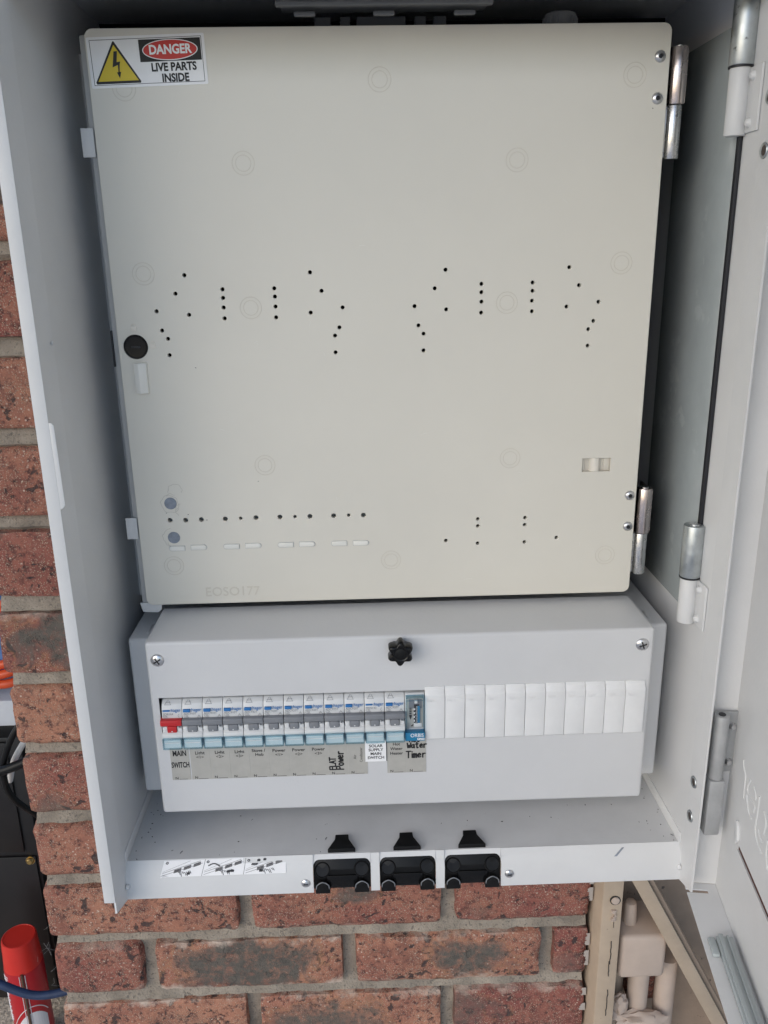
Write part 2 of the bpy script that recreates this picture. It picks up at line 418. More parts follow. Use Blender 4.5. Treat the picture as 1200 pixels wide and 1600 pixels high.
for row in range(-5, 17):
    z0, z1 = PZ+row*RH, PZ+(row+1)*RH
    xs = [XL]+[x for x in ([-.1818+k*BL for k in range(-1, 3)] if row % 2 == 0 else [-.3005+k*BL for k in range(0, 3)]) if XL+.04 < x < XR-.03]+[XR]
    for i, (xa, xb) in enumerate(zip(xs, xs[1:])):
        x0 = xa+(JT/2 if i else 0); x1 = xb-(JT/2 if i < len(xs)-2 else 0)
        if z1 > BZ0 and z0 < BZ1:
            if x0 > BX0-.02: continue
            x1 = min(x1, BX0)
        jz = random.uniform(-.001, .001)
        bh = RH-JT+random.uniform(-.0022, .0012)
        o = link('brick', brick_mesh(x1-x0, bh, .105, row*31+i+400), m_brick)
        o.location = Vector(((x0+x1)/2, random.uniform(-.0015, .0012), (z0+z1)/2+jz)) - wloc(wall); o.parent = wall
        sp = special.get((row, i)) or (random.uniform(.15, .85), random.choice((0, 0, .7)), random.uniform(-.06, .06), random.uniform(-.015, .015), random.uniform(.03, .06), random.uniform(.1, .6))
        for k, v_ in zip(('tint', 'soot', 'soot_x', 'soot_z', 'soot_w', 'pale'), sp): o[k] = float(v_)
m = MB()
def mortar_sheet(x0, x1, z0, z1):
    nx, nz_ = max(2, int((x1-x0)/.006)), max(2, int((z1-z0)/.006)); g_ = []
    for k in range(nz_+1):
        rw = []
        for i in range(nx+1):
            x, z = x0+(x1-x0)*i/nx, z0+(z1-z0)*k/nz_
            fr = ((z-PZ)/RH) % 1.0
            fr = fr-1 if fr > .5 else fr                   # 0 on the bed joint
            dj = fr*RH
            y = (.0085 if -.0085 < dj < .0085 else .013)-.0050*max(0, min(1, (-dj+.004)/.009))*(1 if dj > -.0085 else 0)+noise.noise(Vector((x*60, 3, z*60)))*.0025+noise.noise(Vector((x*260, 9, z*260)))*.0011
            rw.append(m.bm.verts.new((x, y, z)))
        g_.append(rw)
    for k in range(nz_):
        for i in range(nx): m.bm.faces.new((g_[k][i], g_[k][i+1], g_[k+1][i+1], g_[k+1][i]))
mortar_sheet(XL+.007, BX0, -.69, 1.3); mortar_sheet(BX0, XR-.004, -.69, BZ0); mortar_sheet(BX0, XR-.004, BZ1, 1.3)
m.box(XL+.006, BX0-.002, .014, .1, -.69, 1.3); m.box(BX0, XR-.006, .014, .1, -.69, BZ0-.002); m.box(BX0, XR-.006, .014, .1, BZ1+.002, 1.3)
m.build('mortar', m_mortar, wall, ang=70)
m = MB()         # thin paint smear where the bricks meet the painted post
for q in range(150):
    z = -.37+q*.0016
    if abs(((z-PZ)/RH+.5) % 1-.5) < .12: continue
    w_ = .0045+noise.noise(Vector((z*55, 1, 0)))*.006+noise.noise(Vector((z*400, 5, 0)))*.0025
    if w_ > .0006 and noise.noise(Vector((z*42, 8, 2))) > .02: m.poly([(.2262-w_, -.0019, z), (.2266, -.0019, z), (.2266, -.0019, z+.0016), (.2262-w_*random.uniform(.7, 1.1), -.0019, z+.0016)])
m.build('paint_smear', m_putty, wall)

# painted timber and pipework to the right, below the cabinet
cl = MB().box(.233, 1.1, .068, .085, -.69, 1.3).build('cladding', m_sheetwall); tag(cl, 'flat dusty taupe cladding sheet behind the timber post and pipes', 'cladding')
po = empty('timber_post', (.242, 0, -.69), 'upright taupe painted timber post beside the brick end with nail head', 'post')
m = MB().prism([(.2285, .03), (.2285, .0), (.2335, -.018), (.2555, -.021), (.2565, .03)], 'z', -.69, -.045, .001).build('board', m_taupe, po)
m = MB()
m.lathe([(.0, .0), (.0046, .0), (.005, .0012), (.0045, .0022), (0, .0026)], (.2472, -.0198, -.173), (0, -1, 0), 14)
m.build('nail_head', m_taupe2, po)
m = MB().cyl((.2472, -.0195, -.173), (.2472, -.0208, -.173), .0062, seg=18).build('nail_hole', m_dirt, po)
for z0, h, x in ((-.194, .018, .2472), (-.232, .034, .2466), (-.262, .022, .2458), (-.305, .04, .2468)):
    MB().tube([(x+noise.noise(Vector((z0*90+q*.55, h*300, 0)))*.0010, -.0203, z0-h*q/11) for q in range(12)], random.uniform(.00025, .00055), 5).build('crack', m_dirt, po)
m = MB()
for q in range(7): m.box(.244+random.uniform(-.001, .003), .2478+random.uniform(0, .002), -.0228, -.019, -.188-q*.0022, -.1862-q*.0022, .0006)
m.build('flaked_paint', m_taupe2, po)
br = empty('diagonal_brace', (.262, -.02, -.145), 'slanting taupe painted timber brace crossing over the pipes', 'brace')
ang = math.atan2(-.366+.145, .378-.2627)
dv = Vector((math.cos(ang), math.sin(ang))); nv = Vector((-dv.y, dv.x))
def slant(a0, a1, n0, n1): return [tuple(Vector((.2685, -.13))+dv*a_+nv*n_) for a_, n_ in ((a0, n0), (a1, n0), (a1, n1), (a0, n1))]
MB().prism(slant(-.03, .42, -.011, .005), 'y', -.022, .02, .001).build('board', m_taupe, br)
MB().prism(slant(-.03, .42, .0052, .0105), 'y', -.014, .02, .0008).build('edge_strip', m_sheetwall, br)
pp = empty('painted_pipe', (.29, .005, -.26), 'taupe painted pipe with square saddle block under the brace', 'pipe')
MB().cyl((.2775, .01, -.24), (.2765, .008, -.201), .0085, .0068, 20, .003).build('pipe_stub', m_taupe2, pp)
MB().box(.2605, .316, -.016, .045, -.295, -.232, .006, 3).build('saddle_block', m_taupe2, pp)
MB().cyl((.2945, .008, -.70), (.2945, .008, -.29), .0125, seg=24).build('pipe', m_taupe2, pp)
MB().cyl((.3300, .012, -.70), (.3300, .012, -.29), .0125, seg=24).build('pipe', m_taupe2, pp)
MB().cyl((.2715, .028, -.70), (.2715, .028, -.29), .011, seg=24).build('pipe', m_taupe, pp)
rg = MB()
for (cx, cy, cz, ax, ay, az, sd_) in ((.268, -.004, -.345, .011, .008, .013, 3), (.292, -.008, -.366, .030, .010, .010, 7), (.262, -.002, -.362, .009, .008, .008, 11)):
    b = bmesh.new(); bmesh.ops.create_icosphere(b, subdivisions=3, radius=1)
    for v in b.verts:
        k_ = 1+.45*noise.noise(v.co*1.9+Vector((sd_, 0, 0)))+.2*noise.noise(v.co*4.5+Vector((0, sd_, 0)))
        v.co = Vector((cx+v.co.x*ax*k_, cy+v.co.y*ay*k_, cz+v.co.z*az*k_))
    rg.add(b)
rg.build('torn_sleeve', m_taupe2, pp)
rb = link('brick', brick_mesh(.05, .075, .04, 991), m_brick); rb.location = Vector((.312, .022, -.335))-wloc(wall); rb.parent = wall
for k, v_ in zip(('tint', 'soot', 'soot_x', 'soot_z', 'soot_w', 'pale'), (.35, 0., 0., 0., .05, .1)): rb[k] = float(v_)

# ------------------------------------------------------------------ the open things behind the wall's left end
kb = empty('black_cabinet', (-.8, .5, -.69), 'black metal cabinet with grooved front standing behind the brick corner', 'cabinet')
MB().box(-1.15, -.5740, .352, .9, -.68, -.165, .004).build('body', m_cabinet, kb)
MB().box(-1.15, -.595, .347, .351, -.375, -.172, .0015).build('front_panel', m_cabinet, kb)
MB().box(-1.15, -.579, .3475, .351, -.675, -.385, .0015).build('front_panel', m_cabinet, kb)
MB().box(-.572, -.3, .40, .9, -.69, -.17, .004).build('side_panel', m_black, kb)
MB().box(-1.17, -.45, .345, .9, -.162, -.140, .003).build('top_edge', m_black, kb)
m = MB(); m.lathe([(0, .004), (.004, .004), (.0055, .0025), (.006, 0)], (-.588, .3466, -.392), (0, -1, 0), 16); m.cyl((-.588, .347, -.392), (-.588, .35, -.392), .0075, seg=16)
m.build('gold_screw', m_brass, kb)
sh = MB().box(-1.2, -.44, .34, .95, -.1385, -.094, .004).build('shelf', m_shelf); tag(sh, 'pale grey shelf slab lying on top of the black cabinet', 'shelf')
m = MB(); b = bmesh.new()
bmesh.ops.create_icosphere(b, subdivisions=4, radius=1)
for v in b.verts:
    n_ = noise.noise(v.co*2.2)*.35+abs(noise.noise(v.co*5))*.22
    v.co = Vector((v.co.x*.14*(1+n_), v.co.y*.09*(1+n_), v.co.z*.075*(1+n_)))+Vector((-.66, .45, -.022))
    v.co.z = max(v.co.z, -.0938)
m.add(b); tb = m.build('tarpaulin', m_tarp); tag(tb, 'crumpled blue tarpaulin heaped on the pale shelf', 'tarp')
m = MB()
for q, (z, y, bow) in enumerate(((-.066, .335, .0), (-.053, .338, .004), (-.04, .343, .006), (.038, .345, .01), (.052, .350, .004), (.020, .352, .006))):
    m.tube(spline([(-.80, y+.03, z+.02), (-.70, y, z+bow), (-.60, y, z+.002), (-.555, y+.004, z+.006+bow), (-.50, y+.05, z+.02)], 6), .0068, 12)
oc = m.build('extension_cord', m_orange); tag(oc, 'bright orange extension cord coiled over the blue tarpaulin', 'cord')
pb = MB().tube(spline([(-.72, .36, .036), (-.62, .348, .030), (-.57, .35, .026), (-.53, .37, .0)], 6), .011, 12).build('plastic_bag', m_wcable); tag(pb, 'white plastic strip lying between orange cord turns', 'bag')
bk = MB(); bk.tube(spline([(-.44, .13, .02), (-.468, .125, -.012), (-.486, .125, -.045), (-.497, .13, -.08), (-.50, .15, -.13), (-.49, .2, -.2)]), .0042, 12)
tag(bk.build('black_cable', m_black), 'thin black cable curving down close beside the brick corner', 'cable')
bk = MB(); bk.tube(spline([(-.56, .15, -.082), (-.515, .125, -.0755), (-.49, .12, -.067), (-.462, .12, -.056), (-.42, .13, -.04)]), .0062, 12)
tag(bk.build('black_cable', m_black), 'thick black cable crossing level behind the brick corner', 'cable')
bk = MB(); bk.tube(spline([(-.445, .14, -.008), (-.472, .14, -.045), (-.49, .145, -.075), (-.505, .16, -.11)]), .0040, 12)
tag(bk.build('white_cable', m_wcable), 'straight white cable slanting between the black cables', 'cable')
bk = MB(); bk.tube(spline([(-.64, .16, -.40), (-.60, .155, -.418), (-.564, .15, -.438), (-.522, .15, -.460), (-.482, .155, -.4625), (-.44, .165, -.455)]), .0058, 12)
tag(bk.build('blue_cable', m_bcable), 'dark blue cable sagging across the red spray can', 'cable')
can = empty('spray_can', (-.586, .265, -.69), 'red spray can with red cap standing on gravel', 'can')
AX = (0, 0, 1); O = (-.586, .265, 0)
MB().lathe([(0, -.6895), (.0285, -.6895), (.0292, -.686), (.0292, -.517), (.0285, -.513), (.0275, -.5115)], O, AX, 40).build('body', m_can, can)
MB().lathe([(.0288, -.5135), (.0285, -.5125), (.0262, -.4685), (.0252, -.4648), (.0235, -.4640), (.0232, -.4648), (0, -.4652)], O, AX, 40).build('cap', m_cap, can)
def on_can(a_, z, r=.0294): return (O[0]+r*math.sin(R(a_)), O[1]-r*math.cos(R(a_)), z)
m = MB()
for q in range(12):
    for (a0, a1, f0, f1) in ((-24+q*8, -16+q*8, 0, 0),):
        zt = lambda a_: -.5905-.028*((a_-28)/52)**2-.0
        m.poly([on_can(a0, zt(a0)), on_can(a0, -.67), on_can(a1, -.67), on_can(a1, zt(a1))])
m.build('white_band', m_canw, can)
m = MB(); m.tube([on_can(a_, -.579-.03*((a_-28)/56)**2) for a_ in range(-36, 84, 6)], .0007, 6)
m.tube([on_can(8, z) for z in (-.516, -.60, -.67)], .0006, 6); m.tube([on_can(24, z) for z in (-.516, -.60, -.67)], .0006, 6)
for q in range(15):
    zz = -.552-q*.0042
    m.tube([on_can(a_, zz, .0293) for a_ in range(-66, -44+int(random.uniform(0, 9)), 5)], .0009, 5)
for q in range(3): m.tube([on_can(a_, -.522-q*.004, .0293) for a_ in range(-58, -30, 5)], .0007, 5)
m.build('print', m_canw, can)
m = MB(); m.tube([on_can(16, z, .0305) for z in (-.512, -.56, -.62, -.68)], .0021, 8); m.build('straw', m_straw, can)
m = MB()
for q in range(9):
    a_ = Vector((random.uniform(-.555, -.53), .25, random.uniform(-.56, -.44))); b_ = a_+Vector((random.uniform(-.02, .02), .01, random.uniform(-.03, .03)))
    m.tube([a_, (a_+b_)/2+Vector((.002, 0, -.002)), b_],   .00011, 4)
cw = m.build('cobweb', m_web); tag(cw, kind='stuff')

# ------------------------------------------------------------------ the cabinet
box = empty('meter_box', (0, .03, -.03), 'pale grey steel meter box set into the brickwork with its door open', 'meter box')
xl, xr, xlf, xrf = -.2587, .2562, -.2610, .2571
yb, yc, yf, TOP = .062, -.1578, -.1827, .745
T = .0016
# back, ceiling, floor
MB().box(xl, xr, yc-.0012, yc, .7115, TOP).build('shade_ledge', m_lip, box)  # unseen ledge added to block high light and shade the panel top
MB().box(xl, xr, yb, yb+T, -.02, TOP).build('back_panel', m_black, box)  # black colour carries the shade of the deep interior
MB().box(xl, xr, yc-.025, yb, TOP, TOP+T).build('ceiling_panel', m_coat, box)
MB().box(xl, xr, -.149, yb, .0125-T, .0125).build('floor_panel', m_floor, box)
# each side: wall, splayed front strip with a mitred foot, turned-out lip
for sgn, xa, xf, nm in ((-1, xl, xlf, 'left'), (1, xr, xrf, 'right')):
    m = MB(); o = sgn*T
    def hexa(m, P):   # P: 4 inner points, thickened outward
        q = [Vector(p) for p in P]; q2 = [p+Vector((o, 0, 0)) for p in q]
        m.poly(q); m.poly(list(reversed(q2)))
        for i in range(4): m.poly([q[i], q2[i], q2[(i+1) % 4], q[(i+1) % 4]])
    hexa(m, [(xa, yb, -.0225), (xa, yc, -.0225), (xa, yc, TOP), (xa, yb, TOP)])
    m.build('side_panel', m_coat, box)
    m = MB(); hexa(m, [(xa, yc, -.0228), (xf, yf, -.0155), (xf, yf, TOP), (xa, yc, TOP)])
    st = m.build('front_strip', m_coat if sgn < 0 else m_lip, box)
    if sgn < 0:
        m = MB().box(xlf-.0098, xlf+.0002, yf-.0012, yf+.0003, -.0030, TOP, .0004)
        m.build('front_lip', m_lip, box)
        MB().prism([(xlf+.0002, .4300), (xlf+.0024, .4297), (xlf+.0038, .428), (xlf+.0042, .3668), (xlf+.0028, .3648), (xlf+.0002, .3632)], 'y', yf-.0013, yf+.0002, .0003).build('latch_tab', m_lip, box)
        MB().lathe([(0, .0012), (.0012, .0010), (.0017, 0)], (xl+.0002, yc-.004, .485), (1, 0, 0), 12).build('weld_dimple', m_lip, box)
    # folded foot of the wall
    MB().box(min(xa, xa-sgn*.0009), max(xa, xa-sgn*.0009), -.152, yb, .0125, .0245, .0003).build('wall_foot', m_coat, box)
# rivets of the outer door hinges show on the right strip
m_rust = mat('rivet_hole', (.10, .08, .07), .5, .6)
for y, z in ((-.1663, .0900), (-.1662, .0541), (-.1662, .6438), (-.1662, .6090)):
    x = xr+(xrf-xr)*(y-yc)/(yf-yc)
    rv = empty('hole', (0, 0, 0), None, None); rv.parent = None; bpy.data.objects.remove(rv)
    o = MB().lathe([(.0056, 0), (.0052, .0009), (.0043, .0009), (.0034, .0003)], (x-.0002, y, z), (-1, 0, 0), 20).build('eyelet', m_galv, box)
    MB().lathe([(.0035, .0004), (.0012, .0004), (0, .0011)], (x-.0002, y, z), (-1, 0, 0), 16).build('eyelet_core', m_rust, o)
# front ledge with three notches for the cable clamps
NOT = ((-.0868, -.0334), (-.0252, .0270), (.0352, .0878))
yk, zk = -.149, .0125
def led(x, s_):   # s: 0 back edge .. 1 bend .. 2 bottom edge
    if s_ <= 1: return (x, yk+(yc-yk)*s_, zk+(.0002-zk)*s_)
    return (x, yc, .0002-.0231*(s_-1))
def notch_edge(x0, x1, stop):     # from right to left around a notch's top, in (x, s)
    r = .0055; out = []
    for k in range(7): out.append((x1-r+r*math.cos(R(90*k/6)), .42+.38*(1-math.sin(R(90*k/6)))))
    for k in range(7): out.append((x0+r-r*math.sin(R(90*k/6)), .42+.38*(1-math.cos(R(90*k/6)))))
    return out
b = bmesh.new()
def stop(x):
    for x0, x1 in NOT:
        if x0 <= x <= x1:
            r = .0055; t_ = max(0, (x0+r-x)/r, (x-(x1-r))/r)
            return .30+.45*(1-math.sqrt(max(0, 1-t_*t_)))
    return 1
xs_ = sorted(set([xl, xr]+[x0+q for x0, x1 in NOT for q in (-.00001, 0, .0003, .0010, .0020, .0034, .0055)]+[x1-q for x0, x1 in NOT for q in (-.00001, 0, .0003, .0010, .0020, .0034, .0055)]))
for xa, xb in zip(xs_, xs_[1:]):
    if xb-xa < .00002: continue
    e_ = 1e-7
    b.faces.new([b.verts.new(led(*p)) for p in ((xa, 0), (xa, stop(xa+e_)), (xb, stop(xb-e_)), (xb, 0))])
cuts = [xl]+[q for n_ in NOT for q in n_]+[xr]
for q in range(0, len(cuts), 2):
    x0, x1 = cuts[q], cuts[q+1]
    b.faces.new([b.verts.new(led(*p)) for p in ((x0, 1), (x0, 2), (x1, 2), (x1, 1))])
    b.faces.new([b.verts.new(p) for p in ((x0, yc, -.0229), (x0, yc+.012, -.0229), (x1, yc+.012, -.0229), (x1, yc, -.0229))])
bmesh.ops.triangulate(b, faces=b.faces)
bmesh.ops.remove_doubles(b, verts=b.verts, dist=.00005)
bmesh.ops.recalc_face_normals(b, faces=b.faces)
for f in b.faces:
    if f.normal.y > 0 and abs(f.normal.z) < .95: f.normal_flip()
ex = bmesh.ops.solidify(b, geom=b.faces[:], thickness=.0016)
ledge = MB().add(b).build('front_ledge', m_lip, box, ang=70)
for x, z in ((-.0939, -.0119), (.0955, -.0094)):
    o = MB().lathe([(0, .0019), (.0026, .0016), (.0041, .0006), (.0044, 0)], (x, yc-.0001, z), (0, -1, 0), 20).build('screw', m_zinc, ledge)
    MB().box(x-.0021, x+.0021, yc-.0023, yc-.0015, z-.0004, z+.0004).build('screw_slot', m_ink, ledge)
for x, z in ((xl+.001, -.008), (xr-.001, -.008)):
    MB().lathe([(0, .003), (.002, .0024), (.003, 0)], (x, yc-.0005, z), (-1 if x > 0 else 1, -.3, 0), 10).build('weld_bead', m_lip, ledge)
def on_ledge(x, s_, lift=.0003):
    p = Vector(led(x, s_)); n_ = Vector((0, -(zk-.0002), -(yk-yc)*-1)).normalized()
    n_ = Vector((0, -(zk-.0002), (yk-yc))).normalized() if True else n_
    if n_.z < 0: n_ = -n_
    return p+n_*lift
m = MB(); m.poly([on_ledge(*p, .0004) for p in ((.1935, .72), (.1962, .72), (.2040, .22), (.2018, .22))]); m.build('scratch', m_disc, ledge)
# grey sheet on the right-hand wall with its black seal
MB().box(.2538, xr-.0002, -.125, .004, .2345, .7020, .0006).build('side_sheet', m_sheet, box)
MB().box(.2533, xr-.0001, -.1306, -.1252, .2365, .7030, .0004).build('seal_strip', m_seal, box)
# lift-off hinges on the right wall
for zt, zm, zb, in ((.7160, .6685, .6225), (.3198, .2726, .2306)):
    ax, ay = .2492, -.1300
    hg = empty('hinge', Vector((ax, ay, zb))-wloc(box), None, None); hg.parent = box; del_keys = [k for k in ('label', 'category') if k in hg]
    MB().cyl((ax, ay, zm+.0006), (ax, ay, zt), .0088, seg=28, bev=.0007).build('barrel', m_galv, hg)
    MB().cyl((ax, ay, zm-.0006), (ax, ay, zm+.0006), .0089, seg=24).build('washer', m_seal, hg)
    MB().cyl((ax, ay, zb), (ax, ay, zm-.0007), .0076, seg=28, bev=.0005).build('painted_barrel', m_lip, hg)
    MB().cyl((ax, ay, zt-.0003), (ax, ay, zt+.0012), .0045, seg=18).build('pin', m_zinc, hg)
    MB().box(xr-.0022, xr-.0003, -.1545, ay, zb+.0012, zm-.0012, .0006).build('leaf', m_lip, hg)
    for z in (zm-.0075, zb+.0075):
        MB().lathe([(0, .0034), (.0017, .0031), (.0030, .0018), (.0034, .0003), (.0046, 0)], (xr-.0021, -.1425, z), (-1, 0, 0), 18).build('rivet', m_lip, hg)
    MB().box(ax+.0065, xr-.0002, -.134, -.126, zm+.001, zt-.001, .0004).build('hinge_back', m_seal, hg)
# cable rail under the ceiling
rl = MB(); rl.box(-.0878, .0742, -.094, -.087, .7195, .7232, .0012); rl.box(-.085, .0715, -.0605, -.057, .7230, .745, .001); rl.box(-.085, .0715, -.087, -.0605, .7222, .7236, .0004)
rl = rl.build('cable_rail', m_rail, box)
for x in (-.0664, -.0071, .0535):
    MB().box(x-.0085, x+.0085, -.0965, -.084, .7235, .7280, .0015).build('clip', m_rail, rl)
    MB().box(x-.0080, x+.0080, -.0885, -.084, .7140, .7172, .001).build('clip', m_rail, rl)
for x0, x1 in ((-.0605, -.0475), (-.0405, -.0325), (-.0275, .0110), (.0180, .0270), (.0330, .0430)):
    MB().box(x0, x1, -.055, -.045, .700, .7212, .0012).build('terminal_block', m_rail, box)
m = MB(); m.cyl((.1335, -.052, .690), (.1335, -.052, .7225), .0132, seg=24, bev=.0035)
for q in range(24): m.box(.1335+.0132*math.cos(q*PI/12)-.0006, .1335+.0132*math.cos(q*PI/12)+.0006, -.052+.0132*math.sin(q*PI/12)-.0006, -.052+.0132*math.sin(q*PI/12)+.0006, .695, .7185)
m.build('cable_gland', m_rail, box)

# door, swung open, built in its own frame: +u runs along the leaf, inner face towards -v
dr = bpy.data.objects.new('door', None); C.objects.link(dr); dr.parent = box
dr.location = Vector((.2885, -.164, -.026))-wloc(box)
DA = math.atan2(-.9893, -.1457); dr.rotation_euler = (0, 0, DA)      # local x along the leaf (towards the camera), local -y faces ... inside
def D(mb, name, mt, ang=35): return mb.build(name, mt, dr, local=True, ang=ang)
# local axes: x = u (out from hinge), y = u rotated +90 deg -> points to +x world side (outside); inner side is -y
DW, DH = .545, .780
lf = MB()
lf.box(0, .0415, 0, .0014, 0, DH); lf.box(.0415, .19, 0, .0014, 0, .0755); lf.box(.0415, .19, 0, .0014, .0815, DH); lf.box(.19, DW, 0, .0014, 0, DH)
D(lf, 'leaf', m_lip)
sl_ = MB()      # pressed lug above the slot
sl_.prism([(.0345, .099), (.0375, .101), (.0418, .0985), (.0455, .087), (.0415, .0800), (.0375, .0790)], 'y', -.0022, .0002, .0008); D(sl_, 'slot_shoulder', m_lip)
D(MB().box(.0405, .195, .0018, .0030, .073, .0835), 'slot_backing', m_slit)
D(MB().box(-.0014, .0002, -.030, .0014, .002, DH), 'hinge_return', m_coat)
bl = MB()
bl.box(0, .0085, -.0285, -.0002, .0004, .0016); bl.box(.0085, .0130, -.0090, -.0002, .0004, .0016); bl.box(.0130, DW, -.0285, -.0002, .0004, .0016)
D(bl, 'bottom_return', m_coat)
ws = MB(); ws.box(.070, .52, -.0180, -.0040, .0018, .0085, .001); ws.box(.070, .52, -.0165, -.0125, .0082, .0112, .001); ws.box(.070, .52, -.0098, -.0078, .0082, .0098, .0006)
ws = D(ws, 'weather_strip', m_sheet)
tb_ = MB().box(.069, .088, -.0245, -.0182, .0018, .0060, .0012); D(tb_, 'strip_end', m_sheet)
em = MB()       # raised scrawl of pressed lettering on the inner face
def ew(*pts, r=.0009): em.tube(spline([(p[0], .0002, p[1]) for p in pts], 5), r, 6)
for L_ in ([(.031, .157), (.034, .151), (.040, .1476), (.041, .1364), (.0415, .1265)], [(.0527, .1525), (.0483, .1439), (.0491, .139), (.0582, .138), (.0686, .1388), (.0669, .1321)], [(.0607, .1513), (.0666, .1495), (.0681, .1445)], [(.0483, .1353), (.0519, .1287), (.0592, .124), (.0646, .1242)],
           [(.0755, .153), (.0758, .1389), (.0755, .1234), (.0812, .1165), (.0943, .1142)], [(.0875, .1478), (.0949, .1438), (.0936, .1317)], [(.0815, .1266), (.0864, .1244), (.0928, .1235)], [(.1026, .1337), (.1035, .1211), (.110, .112)]):
    ew(*L_)
D(em, 'pressed_lettering', m_lip)
# door hinge outside the strip
dh = empty('hinge', Vector((.2720, -.172, .04))-wloc(box), None, None); dh.parent = box
MB().cyl((.2712, -.1735, .1000), (.2712, -.1735, .1620), .0064, seg=26, bev=.0006).build('barrel', m_alu, dh)
MB().cyl((.2712, -.1735, .1615), (.2712, -.1735, .1627), .0030, seg=16).build('pin', m_seal, dh)
MB().box(.2645, .2782, -.1800, -.1668, .0430, .0995, .0018).build('knuckle_block', m_alu, dh)
MB().box(.2730, .2882, -.1680, -.1655, .1010, .1610, .0005).build('leaf', m_alu, dh)
for z in (.1470, .1115): MB().lathe([(0, .0036), (.0020, .0032), (.0033, .0014), (.0036, 0)], (.2838, -.1680, z), (0, -1, 0), 16).build('rivet', m_zinc, dh)
for o in box.children:
    for k in ('label', 'category'):
        if k in o: del o[k]

# dirt that has collected on the cabinet floor
m = MB()
for q in range(58):
    if random.random() < .6:
        x = random.choice((-1, 1)); x = x*(.253-abs(random.gauss(0, .012))); y = random.uniform(-.148, -.03)
    else: x, y = random.uniform(-.24, .24), random.uniform(-.148, -.09)
    L_ = random.uniform(.0002, .0009)*(2.2 if random.random() < .08 else 1); a_ = random.uniform(0, PI)
    dx, dy = math.cos(a_)*L_, math.sin(a_)*L_
    m.tube([(x-dx, y-dy, .0128), (x, y, .0131), (x+dx, y+dy, .0128)], random.uniform(.00016, .00042), 4)
tag(m.build('floor_dirt', m_dirt), kind='stuff')

# ------------------------------------------------------------------ the hinged meter panel
YP = -.080
pan = empty('meter_board', (-.0095, YP, .238), 'large beige moulded meter panel peppered with small round holes', 'meter panel')
HOLES = [(-.1734, .5297), (-.182, .5152), (-.1988, .5014), (-.1722, .498), (-.1958, .4857), (-.1915, .4788), (-.1914, .4653), (-.1432, .518), (-.1432, .5111), (-.1433, .5034), (-.1431, .4946), (-.1007, .518), (-.1005, .5114), (-.1004, .5034), (-.1004, .4946), (-.0707, .5302), (-.0618, .5153), (-.0448, .5016), (-.0715, .4979), (-.048, .4854), (-.0519, .4787), (-.0519, .4648), (.041, .5303), (.0321, .5156), (.0152, .5015), (.0417, .4984), (.0184, .4857), (.0227, .4788), (.0226, .4649), (.0709, .5185), (.071, .5118), (.0712, .5041), (.0711, .4952), (.1136, .5188), (.1138, .5121), (.1136, .5041), (.1139, .4955), (.1437, .5305), (.1525, .516), (.1697, .5022), (.1429, .4988), (.1663, .4866), (.1624, .4798), (.1626, .4661), (.0426, .2935), (.0714, .3134), (.0715, .3067), (.0716, .2901), (.1143, .3134), (.1142, .3067), (.1145, .2901), (.1437, .2936)]
BIG = [(-.2047, .3196), (-.1908, .3192), (-.1768, .3195), (-.1555, .3195), (-.1281, .32), (-.1067, .32), (-.0798, .3199), (-.0586, .3199), (-.0318, .3198)]
SMALL = [(-.1418, .3197), (-.0932, .3199), (-.0451, .3201)]
DISC = [(-.2027, .3353), (-.2026, .3032)]
OVAL = [(-.2006, .293), (-.181, .2934), (-.1517, .2935), (-.1321, .2937), (-.1028, .2937), (-.0835, .2938), (-.0545, .2938), (-.0348, .2936)]
RING = [(-.011, .6722), (-.1197, .6138), (.0975, .6132), (.1876, .6732), (-.2071, .6682), (-.2065, .5313), (-.1209, .5027), (.0924, .5029), (.1868, .5331), (-.1172, .3681), (.0989, .3692), (-.205, .2762), (-.0077, .2761), (.1893, .2755)]
loops = [rrect(-.2332, .2142, .2381, .7092, .0062)]
loops += [circle(x, z, .00165, 14) for x, z in HOLES]+[circle(x, z, .0022, 14) for x, z in BIG]+[circle(x, z, .0016, 12) for x, z in SMALL]
loops += [[(.1637, .3550), (.1890, .3550), (.1890, .3673), (.1637, .3673)]]
me = plate(loops, .005, .0004); me.transform(Matrix.Translation((0, YP, 0))); finish(me, 40)
link('board', me, m_panel, pan)
# moulded relief
MB().box(-.2100, -.0280, YP+.0085, YP+.0100, .3130, .3270).build('backing_strip', m_frame, pan)
for x, z in RING:
    m = MB()
    for r_ in (.0088, .0060): m.tube([(x+r_*math.cos(2*PI*k/40), YP+.00005, z+r_*math.sin(2*PI*k/40)) for k in range(40)], .00030, 6, closed=True)
    m.build('moulded_ring', m_mould, pan)
for k, (x, z) in enumerate(OVAL):
    s_ = -1 if k % 2 == 0 else 1; w_, h_ = .0069, .00215
    pts = [(x-s_*w_, z-h_), (x-s_*w_, z+h_)] if True else []
    arc = [(x+s_*(w_-h_)+s_*h_*math.cos(R(90-180*q/8)), z+h_*math.sin(R(90-180*q/8))) for q in range(9)]
    sh_ = MB().prism(pts+arc, 'y', YP-.0012, YP+.0004, .0004)
    sh_.build('raised_slot', m_latch, pan)
    m = MB().prism([(x-s_*(w_+.0004), z-h_-.0005), (x-s_*(w_+.0004), z+h_+.0004)]+[(x+(p[0]-x)*1.06, z+(p[1]-z)*1.2-.0001) for p in arc], 'y', YP-.00012, YP+.0003).build('slot_groove', m_frame, pan)
for x, z in DISC:
    m = MB().lathe([(0, .0003), (.0052, .0003), (.0055, 0)], (x, YP-.0001, z), (0, -1, 0), 28).build('slate_disc', m_disc, pan)
m = MB()
